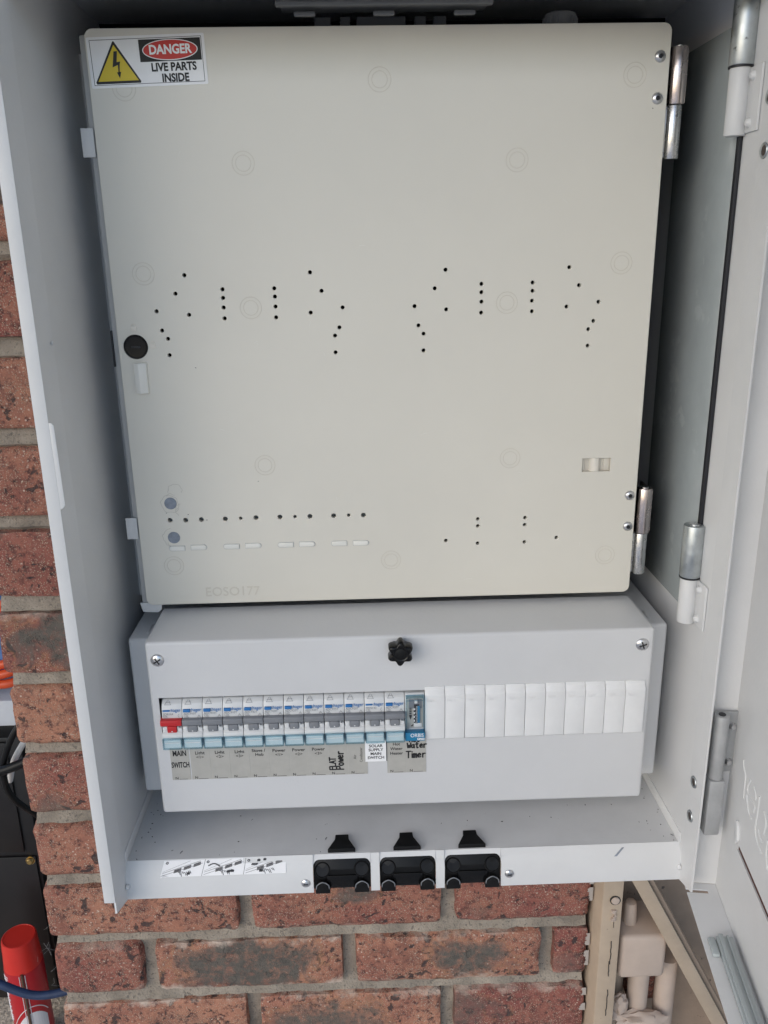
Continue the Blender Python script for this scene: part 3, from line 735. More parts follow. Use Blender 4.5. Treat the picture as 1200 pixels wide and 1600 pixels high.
for cx, cz, r_, a0, a1 in ((-.2027, .3353, .0085, 60, 330), (-.2027, .3353, .0072, -60, 120), (-.198, .347, .006, -20, 200), (-.2035, .3035, .0088, 100, 300), (-.199, .302, .0098, 200, 250), (-.193, .329, .006, 100, 240)):
    m.tube([(cx+(r_+noise.noise(Vector((a_*.05, r_*900, 0)))*.0012)*math.cos(R(a_)), YP-.00002, cz+(r_+noise.noise(Vector((a_*.05, r_*900, 0)))*.0012)*math.sin(R(a_))) for a_ in range(a0, a1, 8)], .00028, 5)
m.build('glue_trace', m_glue, pan)
text('EOSO177', .0125, (-.1540, YP-.00005, .2492), m_mould, pan, ext=.00035, name='raised_lettering', sx=.98)
# recessed finger grip
wn = MB(); wn.box(.1637, .1890, YP+.0044, YP+.0055, .3550, .3673); wn.box(.1632, .1638, YP+.0006, YP+.005, .3545, .3678); wn.box(.1889, .1895, YP+.0006, YP+.005, .3545, .3678)
wn.box(.1637, .189, YP+.0006, YP+.005, .3672, .3678); wn.box(.1637, .189, YP+.0006, YP+.005, .3545, .3551)
wn = wn.build('grip_recess', m_mould, pan)
MB().lathe([(.0048, -.0060), (.0048, .0060)], (.1757, YP+.0046, .3612), (0, 0, 1), 28).build('grip_barrel', m_ltmould, wn)
MB().box(.1637, .1665, YP+.0025, YP+.0046, .3552, .3671, .0006).build('grip_step', m_mould, wn)
MB().box(.1835, .1889, YP+.0030, YP+.0046, .3552, .3671, .0006).build('grip_step', m_mould, wn)
# lock, padlock marks, finger latch
lk = MB().lathe([(.0102, 0), (.0100, .0006), (.0094, .0010), (.0090, .0009), (.0086, .0002), (.0060, .0001), (0, .0001)], (-.2188, YP, .4727), (0, -1, 0), 40).build('lock', m_gloss, pan)
MB().box(-.2228, -.2148, YP-.0007, YP-.0001, .4719, .4735, .0002).build('key_slot', m_seal, lk)
for x, z in ((-.2189, .4885), (-.2044, .4740)):
    mk = MB().box(x-.0024, x+.0024, YP-.0005, YP+.0004, z-.0028, z+.0006, .0002)
    mk.tube([(x-.0016, YP-.0001, z+.0006)]+[(x+.0016*math.cos(R(a_)), YP-.0001, z+.0012+.0016*math.sin(R(a_))) for a_ in range(180, -1, -20)]+[(x+.0016, YP-.0001, z+.0006)], .0005, 6)
    mk.build('padlock_mark', m_ltmould, pan)
MB().prism([(-.2216, YP+.0005), (-.2216, YP-.0030), (-.2172, YP-.0052), (-.2115, YP-.0028), (-.2108, YP+.0005)], 'z', .4340, .4595, .0003).build('finger_latch', m_latch, pan)
# socket screws
for x, z in ((.2083, .3321), (.2085, .3028), (.2064, .6859), (.2065, .6564)):
    o = MB().lathe([(.0045, 0), (.0042, .0009), (.0032, .0018), (.0019, .0021), (.0018, .0004), (0, .0004)], (x, YP, z), (0, -1, 0), 24).build('screw', m_zinc, pan)
    MB().lathe([(.0018, .0012), (0, .0012)], (x, YP, z), (0, -1, 0), 6).build('socket', m_seal, o)
# frame behind the panel, clips, hinges
f_ = MB(); f_.box(-.2388, -.2215, -.0745, .045, .2330, .7060, .001); f_.box(-.2215, .205, -.0735, .045, .236, .2415); f_.box(-.2215, .205, -.06, .045, .6900, .6950)
MB().box(-.2215, .2330, .020, .045, .2415, .73).build('cavity_shade', m_black, pan)  # black sheet painted in for the shade of the gap behind the panel
f_.build('frame', m_frame, pan)
MB().box(-.2585, -.2389, -.012, -.0105, .2200, .7060).build('bounce_filler', m_coat, pan)  # pale plate added to close the dark gap and bounce light onto the wall
for z0, z1 in ((.6200, .6412), (.3015, .3215)):
    MB().box(-.2450, -.2350, -.0770, -.0755, z0, z1, .0005).build('clip', m_coat, pan)
MB().prism([(-.2405, .2390), (-.2200, .2390), (-.2212, .2320), (-.2245, .2290), (-.2385, .2300)], 'y', -.0768, -.0748, .0005).build('corner_tab', m_coat, pan)
MB().box(-.2398, -.2385, -.0765, -.0600, .4560, .4860, .0003).build('latch_slot', m_seal, pan)
for zt, zm, zb, ax in ((.6935, .6525, .6125, .2235), (.3370, .2948, .2548, .2240)):
    hg = empty('hinge', Vector((ax, -.073, zb))-wloc(pan), None, None); hg.parent = pan
    for k in ('label', 'category'):
        if k in hg: del hg[k]
    MB().cyl((ax, -.073, zm), (ax, -.073, zt), .0068, seg=28, bev=.0005).build('barrel', m_pink, hg)
    MB().cyl((ax-.0008, -.073, zb), (ax-.0008, -.073, zm-.0005), .0062, seg=28, bev=.0005).build('barrel', m_zinc, hg)
    MB().cyl((ax, -.073, zt-.0002), (ax, -.073, zt+.001), .0035, seg=16).build('pin', m_zinc, hg)
    MB().box(ax+.0050, ax+.0064, -.0765, -.045, zm+.0008, zt-.001, .0004).build('leaf', m_pink, hg)
    MB().box(ax-.030, ax-.004, -.0745, -.0730, zb+.001, zm-.001, .0004).build('leaf', m_zinc, hg)
# the panel's marks of use
m = MB()
for x, z in ((-.171, .4545), (.203, .6495), (-.1243, .3536), (-.2075, .3265), (-.1725, .3190), (-.1885, .3245)):
    m.tube([(x, YP-.0001, z), (x+random.uniform(.0006, .0012), YP-.0001, z+random.uniform(-.0004, .0004))], .00025, 4)
tag(m.build('speck', m_dirt, pan), kind='stuff')
m = MB()
for x, z, L_, a_ in ((-.120, .474, .0035, 20), (-.118, .4735, .002, -40), (-.073, .487, .004, 70), (-.061, .462, .003, 110), (.02, .392, .006, 15), (.11, .355, .004, 160), (-.10, .30, .003, 30), (.165, .285, .004, 80), (-.03, .55, .005, 5), (.14, .58, .006, 140), (-.17, .62, .004, 60), (-.055, .335, .003, 100), (.06, .255, .007, 3), (-.15, .40, .004, 170)):
    m.tube([(x+L_*t_*math.cos(R(a_)), YP+.00001, z+L_*t_*math.sin(R(a_))+.0004*math.sin(t_*3)) for t_ in (0, .33, .66, 1)], .00013, 4)
tag(m.build('scuff', m_latch, pan), kind='stuff')

# ------------------------------------------------------------------ danger sign (stuck on the panel)
sg = empty('danger_sign', (-.1873, YP-.0003, .6868), 'DANGER LIVE PARTS INSIDE sticker with yellow lightning triangle', 'sign')
SW, SH, SR = .0888, .0350, R(1.6)
def sgn_pt(u, v):     # u, v in 0..1 from the sticker's top left
    x, z = (u-.5)*SW, (.5-v)*SH
    return (-.1873+x*math.cos(SR)-z*math.sin(SR), .6868+x*math.sin(SR)+z*math.cos(SR))
def sgn_poly(pts): return [sgn_pt(*p) for p in pts]
def slab(name, polys, off, mt):
    m = MB()
    for p in polys: m.prism(p, 'y', YP-.0004-off*.00006, YP-.0001)
    return m.build(name, mt, sg)
slab('backing', [sgn_poly(rrect(0, 1, 0, 1, .02))], 0, m_paper)
bw = .004
slab('border', [sgn_poly(q) for q in ([(.025, .055), (.975, .055), (.975, .065), (.025, .065)], [(.025, .935), (.975, .935), (.975, .945), (.025, .945)], [(.025, .055), (.025+bw, .055), (.025+bw, .945), (.025, .945)], [(.975-bw, .055), (.975, .055), (.975, .945), (.975-bw, .945)])], 1, m_ink)
slab('triangle_border', [sgn_poly([(.222, .095), (.232, .095), (.428, .885), (.424, .92), (.048, .92), (.042, .885)])], 1, m_ink)
slab('triangle', [sgn_poly([(.227, .165), (.408, .868), (.062, .868)])], 2, m_yellow)
slab('lightning_bolt', [sgn_poly(q) for q in ([(.222, .29), (.252, .285), (.238, .50), (.268, .49), (.262, .54), (.252, .72), (.242, .72), (.245, .555), (.198, .60)], [(.229, .70), (.266, .69), (.250, .82)])], 3, m_ink)
slab('header', [sgn_poly([(.440, .085), (.965, .085), (.965, .52), (.440, .52)])], 2, m_ink)
slab('oval_rim', [sgn_poly([(.702+.236*math.cos(q*PI/24), .300+.205*math.sin(q*PI/24)) for q in range(48)])], 3, m_paper)
slab('oval', [sgn_poly([(.702+.228*math.cos(q*PI/24), .300+.188*math.sin(q*PI/24)) for q in range(48)])], 4, m_signred)
def sign_text(body, u, v, size, mt, sx, bold=.018, off=5):
    p = sgn_pt(u, v); text(body, size, (p[0], YP-.0004-off*.00006, p[1]), mt, sg, bold=bold, sx=sx, rot=math.degrees(SR))
sign_text('DANGER', .702, .300, .0088, m_paper, .90, .035, 6)
sign_text('LIVE PARTS', .720, .640, .0079, m_ink, .88, .034)
sign_text('INSIDE', .725, .855, .0079, m_ink, .88, .034)

# ------------------------------------------------------------------ breaker enclosure
YE = -.1446
en = empty('breaker_enclosure', (-.0017, -.02, .0475), 'grey steel breaker enclosure with star knob below the meter panel', 'enclosure')
MB().box(-.2500, .2480, -.0960, .055, .0490, .2118, .003, 3).build('base', m_coat, en)
x0, x1, z0, z1 = -.2213, .2179, .0597, .2315
c0, c1, d0, d1 = -.2142, .2129, .1290, .1782
b = bmesh.new(); gx, gz = [x0, c0, c1, x1], [z0, d0, d1, z1]; V = {}
for i in range(4):
    for k in range(4): V[i, k] = b.verts.new((gx[i], YE, gz[k]))
for i in range(3):
    for k in range(3):
        if (i, k) != (1, 1): b.faces.new((V[i, k], V[i+1, k], V[i+1, k+1], V[i, k+1]))
rim = [V[0, 0], V[1, 0], V[2, 0], V[3, 0], V[3, 1], V[3, 2], V[3, 3], V[2, 3], V[1, 3], V[0, 3], V[0, 2], V[0, 1]]
back = [b.verts.new((v.co.x, -.074, v.co.z)) for v in rim]
out = []
for i in range(12): out.append(b.faces.new((rim[i], back[i], back[(i+1) % 12], rim[(i+1) % 12])))
inn = [V[1, 1], V[2, 1], V[2, 2], V[1, 2]]; ib = [b.verts.new((v.co.x, YE+.0018, v.co.z)) for v in inn]
for i in range(4): b.faces.new((inn[i], inn[(i+1) % 4], ib[(i+1) % 4], ib[i]))
bmesh.ops.recalc_face_normals(b, faces=b.faces)
eds = set()
for i in range(12): eds.add(b.edges.get((rim[i], rim[(i+1) % 12])))
for c in (0, 3, 6, 9): eds.add(b.edges.get((rim[c], back[c])))
bmesh.ops.bevel(b, geom=list(eds), offset=.0030, segments=4, affect='EDGES', profile=.5)
bmesh.ops.recalc_face_normals(b, faces=b.faces)
cover = MB().add(b).build('cover', m_cover, en, ang=50)
MB().box(c0+.0002, c1, YE+.020, YE+.022, d0, d1).build('cavity_plate', m_black, en)
for x, z in ((-.2115, .2145), (.2076, .2160)):
    o = MB().lathe([(0, .0021), (.0022, .0020), (.0045, .0012), (.0058, .0002), (.0060, -.0004)], (x, YE, z), (0, -1, 0), 26).build('screw', m_zinc, cover)
    a_ = random.uniform(0, 1.2); cr = MB()
    for q in (0, PI/2):
        c_, s_ = math.cos(a_+q), math.sin(a_+q)
        cr.prism([(x+c_*.0034-s_*.0006, z+s_*.0034+c_*.0006), (x-c_*.0034-s_*.0006, z-s_*.0034+c_*.0006), (x-c_*.0034+s_*.0006, z-s_*.0034-c_*.0006), (x+c_*.0034+s_*.0006, z+s_*.0034-c_*.0006)], 'y', YE-.0024+.0001*q, YE-.0012)
    cr.build('screw_cross', m_ink, cover)
# six-lobed star knob
kx, kz = -.0036, .2210
b = bmesh.new(); rings = []
for h, s_ in ((0, .70), (.003, .70), (.004, .92), (.006, 1), (.0125, 1), (.0150, .93), (.0158, .80)):
    rings.append([b.verts.new((kx+(.0100+.0016*math.cos(6*(2*PI*k/72)))*s_*math.cos(2*PI*k/72+.48), YE-h, kz+(.0100+.0016*math.cos(6*(2*PI*k/72)))*s_*math.sin(2*PI*k/72+.48))) for k in range(72)])
for h, r_ in ((.0158, .0069), (.0151, .0065), (.0148, .0050)):
    rings.append([b.verts.new((kx+r_*math.cos(2*PI*k/72+.48), YE-h, kz+r_*math.sin(2*PI*k/72+.48))) for k in range(72)])
for A, B in zip(rings, rings[1:]):
    for k in range(72): b.faces.new((A[k], A[(k+1) % 72], B[(k+1) % 72], B[k]))
b.faces.new(rings[-1]); bmesh.ops.recalc_face_normals(b, faces=b.faces)
kn = MB().add(b).build('star_knob', m_gloss, cover, ang=50)
MB().lathe([(.0048, 0), (.0030, .0006), (0, .0008)], (kx, YE-.0148, kz), (0, -1, 0), 28).build('knob_insert', m_black, kn)
for s_ in (-1, 1):   # pressed slots in the top corners of the base
    x = s_*.2345+.0
    MB().box(x-.0012, x+.0012, -.084, -.066, .2117, .2124, .0004).build('pressed_rib', m_coat, en)

# ------------------------------------------------------------------ breakers
M_ = .0177; X0 = -.2124
def body_profile(): return [(YE+.019, .1755), (YE+.0085, .1755), (YE+.004, .1744), (YE+.0008, .1716), (YE-.0012, .1675), (YE-.0020, .1630), (YE-.0022, .1592), (YE+.0005, .1588), (YE+.0005, .1500), (YE-.0030, .1492), (YE-.0060, .1475), (YE-.0078, .1460), (YE-.0082, .1425), (YE-.0040, .1418), (YE-.0040, .1300), (YE+.019, .1300)]
def breaker(kind):
    root = empty('circuit_breaker', (X0+M_/2, YE, .1300), 'x', 'circuit breaker', 'circuit breakers in a row')
    xa, xb = X0+.00025, X0+M_-.00025; xm = (xa+xb)/2
    MB().prism(body_profile(), 'x', xa, xb, .00018).build('body', m_brk, root)
    tg = m_red if kind == 'main' else m_tog
    t_ = MB().prism([(YE+.001, .1595), (YE-.0060, .1592), (YE-.0068, .1584), (YE-.0068, .1545), (YE-.0060, .1535), (YE+.001, .1535)], 'x', xa+(-.0012 if kind == 'main' else .00005), xb-.00005, .0003).build('toggle', tg, root)
    MB().box(xm-.0040, xm+.0040, YE-.0068, YE+.0005, .1475, .1535, .0004).build('toggle_stem', tg, root)
    MB().box(xa+.0002, xm-.0044, YE-.0056, YE, .1478, .1527, .0004).build('guard', m_brk, root)
    MB().prism([(xm+.0044, .1478), (xm+.0044, .1527), (xm+.0056, .1527), (xm+.0056, .1512), (xb-.0002, .1512), (xb-.0002, .1478)], 'y', YE-.0056, YE, .0003).build('guard', m_brk, root)
    MB().box(xm+.0058, xb-.0004, YE-.0040, YE, .1514, .1527, .0002).build('lock_tab', m_tog, root)
    MB().box(xm-.0006, xm+.0006, YE-.0072, YE-.0066, .1484, .1494, .0002).build('indicator', m_brk, root)
    if kind == 'rcbo':
        MB().box(xa+.0009, xa+.0070, YE-.0032, YE-.0010, .1650, .1676, .0004).build('test_button', m_blue, root)
    else:
        MB().box(xa+.0009, xa+.0070, YE-.0024, YE-.0010, .1658, .1670, .0001).build('blue_flash', m_blue, root)
    # clear label holder
    h0, h1, yo = .1333, .1432, YE-.0105
    MB().box(xa+.0011, xb-.0011, yo+.0012, yo+.0016, h0+.0006, h1-.0004).build('pale_backing', m_pale_backing, root)  # pale insert added to brighten the clear window
    cvr = MB().box(xa+.0003, xb-.0003, yo, yo+.0008, h0, h1, .0002).build('label_window', m_clear, root)
    r_ = MB(); r_.box(xa+.0001, xa+.0012, yo-.0003, YE-.0044, h0-.0002, h1+.0002, .0002); r_.box(xb-.0012, xb-.0001, yo-.0003, YE-.0044, h0-.0002, h1+.0002, .0002)
    r_.box(xa+.0012, xb-.0012, yo-.0004, YE-.0044, h0-.0004, h0+.0009, .0002); r_.box(xa+.0012, xb-.0012, yo-.0002, YE-.0075, h1-.0008, h1+.0003, .0002)
    r_.build('window_frame', m_clearrib, cvr)
    MB().box(xa+.0020, xb-.0020, yo-.0001, yo+.0002, h1-.0038, h1-.0034).build('window_ridge', m_white, cvr)
    return root
def print_on(root, k, name, amps, kind):
    x = X0+k*M_; L_ = lambda b_, s_, dx, z, dy, mt, **kw: text(b_, s_, (x+dx, YE+dy, z), mt, root, 'LEFT', **kw)
    L_(':hager', .0047, .0076, .1668, -.0022, m_blue, bold=.008, sx=.80)
    L_(name, .0030, .0012, .1632, -.00235, m_fade, sx=.9, name='type_print')
    L_(amps, .0026, .0012, .1602, -.00255, m_fade, sx=.9, name='type_print', space=.75)
    p = MB()      # small warning triangle and certification mark
    tx, tz = x+.0146, .1592
    if kind == 'rcbo':
        for (ax_, az), (bx_, bz) in (((-.0016, 0), (0, .0027)), ((0, .0027), (.0016, 0)), ((.0016, 0), (-.0016, 0)), ((-.0008, .0012), (.0008, .0012)), ((-.0018, -.0005), (.0018, -.0005))):
            p.tube([(tx+ax_, YE-.00225, tz+az), (tx+bx_, YE-.00225, tz+bz)], .00014, 4)
    else:
        for q in range(4): p.tube([(tx+.0006*math.sin(q*2), YE-.00225, tz+q*.0011), (tx+.0006*math.sin(q*2+2), YE-.00225, tz+q*.0011+.0008)], .00014, 4)
    cx_ = x+.0055
    P_ = [(YE+.0002, .1712), (YE+.0018, .1727), (YE+.0035, .1741)]
    for (ax_, aq), (bx_, bq) in (((-.0030, 0), (.0030, 0)), ((-.0022, 1), (.0022, 1)), ((-.0026, 0), (-.0004, 2)), ((.0026, 0), (.0004, 2)), ((-.0012, 1), (.0012, 1))):
        p.tube([(cx_+ax_, P_[aq][0]-.0001, P_[aq][1]), (cx_+bx_, P_[bq][0]-.0001, P_[bq][1])], .00016, 4)
    p.build('certification_mark', m_fade, root)
kinds = ['main']+['rcbo']*9+['plain', 'rcbo']
spec = [('SDR164', '63A\n240V'), ('ADC910T', 'C10\n6000'), ('ADC910T', 'C10\n6000'), ('ADC910T', 'C10\n6000'), ('ADC932T', 'C32\n6000'), ('ADC920T', 'C20\n6000'), ('ADC920T', 'C20\n6000'), ('ADC920T', 'C20\n6000'), ('ADC925T', 'C25\n6000'), ('ADC920T', 'C20\n6000'), ('MSN132', 'C32\n6000'), ('ADC920T', 'C20\n6000')]
where = ['main switch breaker with red toggle at the left end of the row', 'grey toggle breaker right beside the red main switch, above the label Light one', 'grey toggle breaker above the second Light label', 'grey toggle breaker above the third Light label',
         'grey toggle breaker above the Stove / Hob label', 'grey toggle breaker above the first Power label, right of the Stove one', 'grey toggle breaker above the middle Power label', 'grey toggle breaker above the last Power label before the handwriting',
         'grey toggle breaker above the handwritten FLAT Power label', 'grey toggle breaker above the sideways Air Conditioner label', 'grey toggle breaker above the white SOLAR SUPPLY label', 'grey toggle breaker left of the timer, above Hot Water Heater']
protos = {}
for k, kd in enumerate(kinds):
    if kd not in protos: protos[kd] = (breaker(kd), k); rt_ = protos[kd][0]; rt_.location.x = X0+M_/2+k*M_
    else:
        src = protos[kd][0]; rt_ = bpy.data.objects.new('circuit_breaker', None); C.objects.link(rt_)
        for key in ('category', 'group'): rt_[key] = src[key]
        rt_.location = (X0+M_/2+k*M_, YE, .1300); rt_.empty_display_size = .02
        for ch in list(src.children):
            if ch.name.split('.')[0] in ('lettering', 'type_print', 'certification_mark'): continue
            copy_tree(ch, rt_)
    rt_['label'] = where[k]
    print_on(rt_, k, *spec[k], kd)

# time switch
x = X0+12*M_; xa, xb = x+.0003, x+M_-.0003
ti = empty('time_switch', (x+M_/2, YE, .128), 'narrow time switch with clear cover and teal ORBIS uno band', 'timer')
MB().prism([(YE+.019, .1755), (YE+.0005, .1755), (YE-.0015, .1740), (YE-.0015, .1310), (YE+.019, .1310)], 'x', xa, xb, .0003).build('body', m_brk, ti)
MB().box(xa+.0012, xb-.0008, YE-.0020, YE-.0014, .1420, .1735, .0001).build('face_plate', m_sticker, ti)
MB().box(xa+.0036, xb-.0022, YE-.0024, YE-.0019, .1615, .1705, .0001).build('dark_recess', m_tog, ti)
dm = MB().lathe([(.0030, -.0092), (.0030, .0092)], (x+.0106, YE-.0004, .1565), (0, 0, 1), 24).build('dial_drum', m_seal, ti)
MB().box(x+.0112, x+.0134, YE-.0036, YE-.0030, .1476, .1645, .0002).build('blue_stripe', m_orbis, dm)
tk = MB()
for q in range(15): tk.box(x+.0100-(.0006 if q % 3 == 0 else 0), x+.0111, YE-.0035, YE-.0031, .1482+q*.0011, .1485+q*.0011)
for q in range(4): tk.box(x+.0078, x+.0090, YE-.0034, YE-.0028, .1490+q*.0038, .1506+q*.0038)
tk.build('tick_mark', m_paper, dm)
ar = MB()
for q in range(4): ar.box(x+.0042, x+.0060, YE-.0024, YE-.0020, .1562+q*.0017, .1571+q*.0017)
ar.prism([(x+.0040, .1552), (x+.0062, .1552), (x+.0062, .1535), (x+.0051, .1505), (x+.0040, .1535)], 'y', YE-.0024, YE-.0020)
ar.prism([(x+.0062, .1436), (x+.0078, .1450), (x+.0072, .1456), (x+.0056, .1442)], 'y', YE-.0024, YE-.0020)
ar.build('arrow', m_ink, ti)
MB().box(x+.0080, x+.0150, YE-.0030, YE-.0020, .1432, .1470, .0003).build('white_tab', m_white, ti)
MB().box(x+.0086, x+.0112, YE-.0040, YE-.0024, .1672, .1705, .0003).build('white_tab', m_white, ti)
bn = MB().box(xa-.0002, xb, YE-.0078, YE-.0010, .1322, .1402, .0003).build('teal_band', m_orbis, ti)
text('ORBIS', .0051, (x+.0105, YE-.0081, .1378), m_paper, bn, sx=.86, bold=.005); text('uno', .0040, (x+.0138, YE-.0081, .1345), m_paper, bn, sx=1.05, bold=.03)
cv = MB().box(xa+.0008, xb-.0004, YE-.0068, YE-.0062, .1404, .1745, .0002).build('clear_cover', m_clear2, ti)
fr = MB(); fr.box(xa+.0006, xa+.0013, YE-.0070, YE-.0016, .1403, .1747, .0002); fr.box(xb-.0012, xb-.0003, YE-.0070, YE-.0016, .1403, .1747, .0002); fr.box(xa+.0013, xb-.0012, YE-.0070, YE-.0016, .1740, .1748, .0002); fr.box(xa+.0013, xb-.0012, YE-.0066, YE-.0060, .1712, .1718)
fr.build('cover_rim', m_clearrib, cv)

# blank plates
ords = ['first', 'second', 'third', 'fourth', 'fifth', 'sixth', 'seventh', 'eighth', 'ninth', 'tenth']
for q in range(11):
    x = X0+(13+q)*M_
    if q == 0:
        bp0 = rt_ = empty('blank_plate', (x+M_/2, YE, .1309), 'x', 'blank plate', 'white blanking plates in a row')
        MB().prism([(YE+.006, .1818), (YE-.0008, .1818), (YE-.0012, .1812), (YE-.0014, .1788), (YE-.0040, .1752), (YE-.0042, .1744), (YE-.0042, .1318), (YE-.0034, .1310), (YE+.006, .1310)], 'x', x+.00022, x+M_-.00022, .00028).build('plate', m_white, rt_)
        MB().box(x+.0012, x+M_-.0012, YE-.0044, YE-.0040, .1720, .1723).build('crease', m_white, rt_)
        MB().box(x+.0012, x+M_-.0012, YE-.0044, YE-.0040, .1688, .1691).build('crease', m_white, rt_)
        text(':hager', .0034, (x+.0014, YE-.00425, .1705), m_white, rt_, 'LEFT', bold=.02, sx=.9, ext=.0002)
    else:
        rt_ = copy_tree(bp0); rt_.location.x = x+M_/2
        rt_.location.y = YE+random.uniform(-.0003, .0003); rt_.location.z += random.uniform(-.0002, .0003); rt_.rotation_euler = (R(random.uniform(-.25, .25)), 0, R(random.uniform(-.35, .35)))
    rt_['label'] = ords[q]+' white blank plate counting right from the timer' if q < 10 else 'last white blank plate at the right end of the row'

# ------------------------------------------------------------------ circuit labels below the breakers
LW = .01757; LX = -.2093; ZT, ZB = .1305, .0950
lab = {0: 'MAIN SWITCH', 1: 'Light <1>', 2: 'Light <2>', 3: 'Light <3>', 4: 'Stove / Hob', 5: 'Power <1>', 6: 'Power <2>', 7: 'Power <3>', 8: 'FLAT Power', 9: 'Air Conditioner', 11: 'Hot Water Heater', 12: 'Hot Water Timer'}
def S_(pts, ox, oz, sx, sz, rot=0):
    o_ = []
    for L_ in pts:
        q = []
        for px, pz in L_:
            X_, Z_ = px*sx, pz*sz
            if rot: X_, Z_ = -Z_, X_
            q.append((ox+X_, oz+Z_))
        o_.append([tuple(v)[:2] for v in spline([(a_, b_, 0) for a_, b_ in q], 4)] if len(q) > 2 else q)
    return o_
GL = {'F': [[(0, 0), (.02, 1)], [(0, 1), (.55, 1.02)], [(0, .55), (.45, .57)]], 'L': [[(0, 1), (.03, .02)], [(.03, 0), (.55, .05)]],
      'A': [[(0, 0), (.28, 1)], [(.28, 1), (.55, 0)], [(.12, .38), (.45, .36)]], 'T': [[(-.05, 1), (.6, 1.03)], [(.28, 1), (.26, 0)]],
      'P': [[(.02, 0), (.05, 1)], [(.05, 1), (.5, .95), (.52, .6), (.06, .48)]], 'o': [[(.22, .62), (.02, .4), (.12, .05), (.4, .05), (.45, .45), (.22, .62)]],
      'w': [[(0, .6), (.1, .05), (.25, .45)], [(.25, .45), (.38, .05), (.52, .65)]], 'e': [[(.02, .35), (.42, .4), (.3, .66), (.05, .45), (.12, .08), (.45, .1)]],
      'r': [[(.03, .62), (.05, .0)], [(.05, .4), (.2, .62), (.42, .62)]], 'W': [[(0, .85), (.12, .05), (.28, .5)], [(.28, .5), (.45, .05), (.6, .9)]],
      'a': [[(.4, .6), (.05, .5), (.05, .1), (.3, .08), (.4, .55)], [(.4, .6), (.46, .02)]], 't': [[(.2, 1), (.22, .05), (.4, .05)], [(0, .65), (.42, .68)]],
      'i': [[(.1, .6), (.12, 0)], [(.1, .9), (.11, .92)]], 'm': [[(0, .6), (.02, 0)], [(.02, .4), (.15, .62), (.25, .5), (.26, 0)], [(.26, .45), (.42, .62), (.5, .45), (.52, 0)]],
      'H': [[(0, 0), (.02, 1)], [(.5, 0), (.5, 1)], [(.0, .5), (.5, .52)]]}
WD = {'m': .68, 'W': .72, 'i': .28, 'w': .62}
def write(word, ox, oz, h, rot=0, gap=.60):
    o_ = []; adv = 0
    for ch in word:
        g_ = [[(p[0]+adv, p[1]) for p in L_] for L_ in GL[ch]]
        o_ += S_(g_, ox, oz, h*.92, h, rot); adv += WD.get(ch, gap)
    return o_
yl0 = YE-.0003
for k, nm in lab.items():
    xa = LX+k*LW; xb = xa+LW-(.0009 if k == 0 else .0001); xm = (xa+xb)/2
    hand = k in (8, 12)
    desc = {1: 'silver label printed Light <1>, next to the MAIN SWITCH label', 2: 'silver label printed Light <2>, middle of the Light labels', 3: 'silver label printed Light <3>, just left of the Stove label', 5: 'silver label printed Power <1>, just right of the Stove label', 6: 'silver label printed Power <2>, middle of the Power labels', 7: 'silver label printed Power <3>, just left of the handwritten label', 8: 'silver label handwritten FLAT Power in black marker', 12: 'silver label handwritten Hot Water Timer under the timer', 0: 'silver label printed MAIN SWITCH in large capitals', 9: 'silver label with Air Conditioner printed sideways'}.get(k, 'silver label printed '+nm)
    rt_ = empty('circuit_label', (xm, YE, ZB), desc, 'label', 'circuit labels under the breakers')
    dz = 0
    MB().box(xa, xb, yl0, YE-.00005, ZB+dz, ZT, .0).build('backing', m_sticker, rt_)
    yt = yl0-.00012
    text('N', .0038, (xa+.0040, yt, ZB+.0018), m_ink, rt_, bold=.01)
    MB().box(xa+.0060, xb-.0030, yt, yl0, ZB+.0006, ZB+.00085).build('rule', m_ink, rt_)
    if k == 0:
        text('MAIN', .0078, (xm, yt, .1222), m_ink, rt_, sx=.64, bold=.03); text('SWITCH', .0078, (xm, yt, .1103), m_ink, rt_, sx=.54, bold=.03)
    elif k in (1, 2, 3, 5, 6, 7):
        a_, b_ = nm.split(); text(a_, .0044, (xm, yt, .1222), m_ink, rt_, bold=.018); text(b_, .0038, (xm, yt, .1178), m_ink, rt_, sx=1.1, bold=.01)
    elif k == 4:
        text('Stove /', .0043, (xm-.0006, yt, .1228), m_ink, rt_, bold=.018); text('Hob', .0043, (xm, yt, .1186), m_ink, rt_, bold=.018)
    elif k == 9:
        text('Air', .0036, (xa+.0062, yt, .1130), m_ink, rt_, rot=90); text('Conditioner', .0036, (xa+.0118, yt, .1150), m_ink, rt_, rot=90, sx=.85)
    elif k == 11:
        for q, s_ in enumerate(('Hot', 'Water', 'Heater')): text(s_, .0041, (xm-.0004, yt, .1247-q*.0047), m_ink, rt_, bold=.018)
    elif k == 8:
        strokes(write('FLAT', xa+.0062, .1005, .0053, 90, .66), .00125, yt).build('handwriting', m_ink, rt_)
        strokes(write('Power', xa+.0132, .1005, .0064, 90, .70), .0014, yt).build('handwriting', m_ink, rt_)
    else:
        strokes(write('Hot', xa+.0026, .1268, .0050, 0, .72), .00135, yt).build('handwriting', m_ink, rt_)
        strokes(write('Water', xa+.0006, .1204, .0058, 0, .68), .00135, yt).build('handwriting', m_ink, rt_)
        strokes(write('Timer', xa+.0000, .1104, .0064, 0, .72), .00135, yt).build('handwriting', m_ink, rt_)
xa, xb = -.0357, -.0166
so_ = empty('circuit_label', (-.026, YE, .1055), 'white label printed SOLAR SUPPLY MAIN SWITCH with black edge line', 'label', 'circuit labels under the breakers')
MB().box(xa, xb, YE-.0007, YE-.00005, .1078, .1290).build('backing', m_paper, so_)
MB().box(xb-.0003, xb+.0004, YE-.0008, YE-.0001, .1080, .1286).build('edge_line', m_ink, so_)
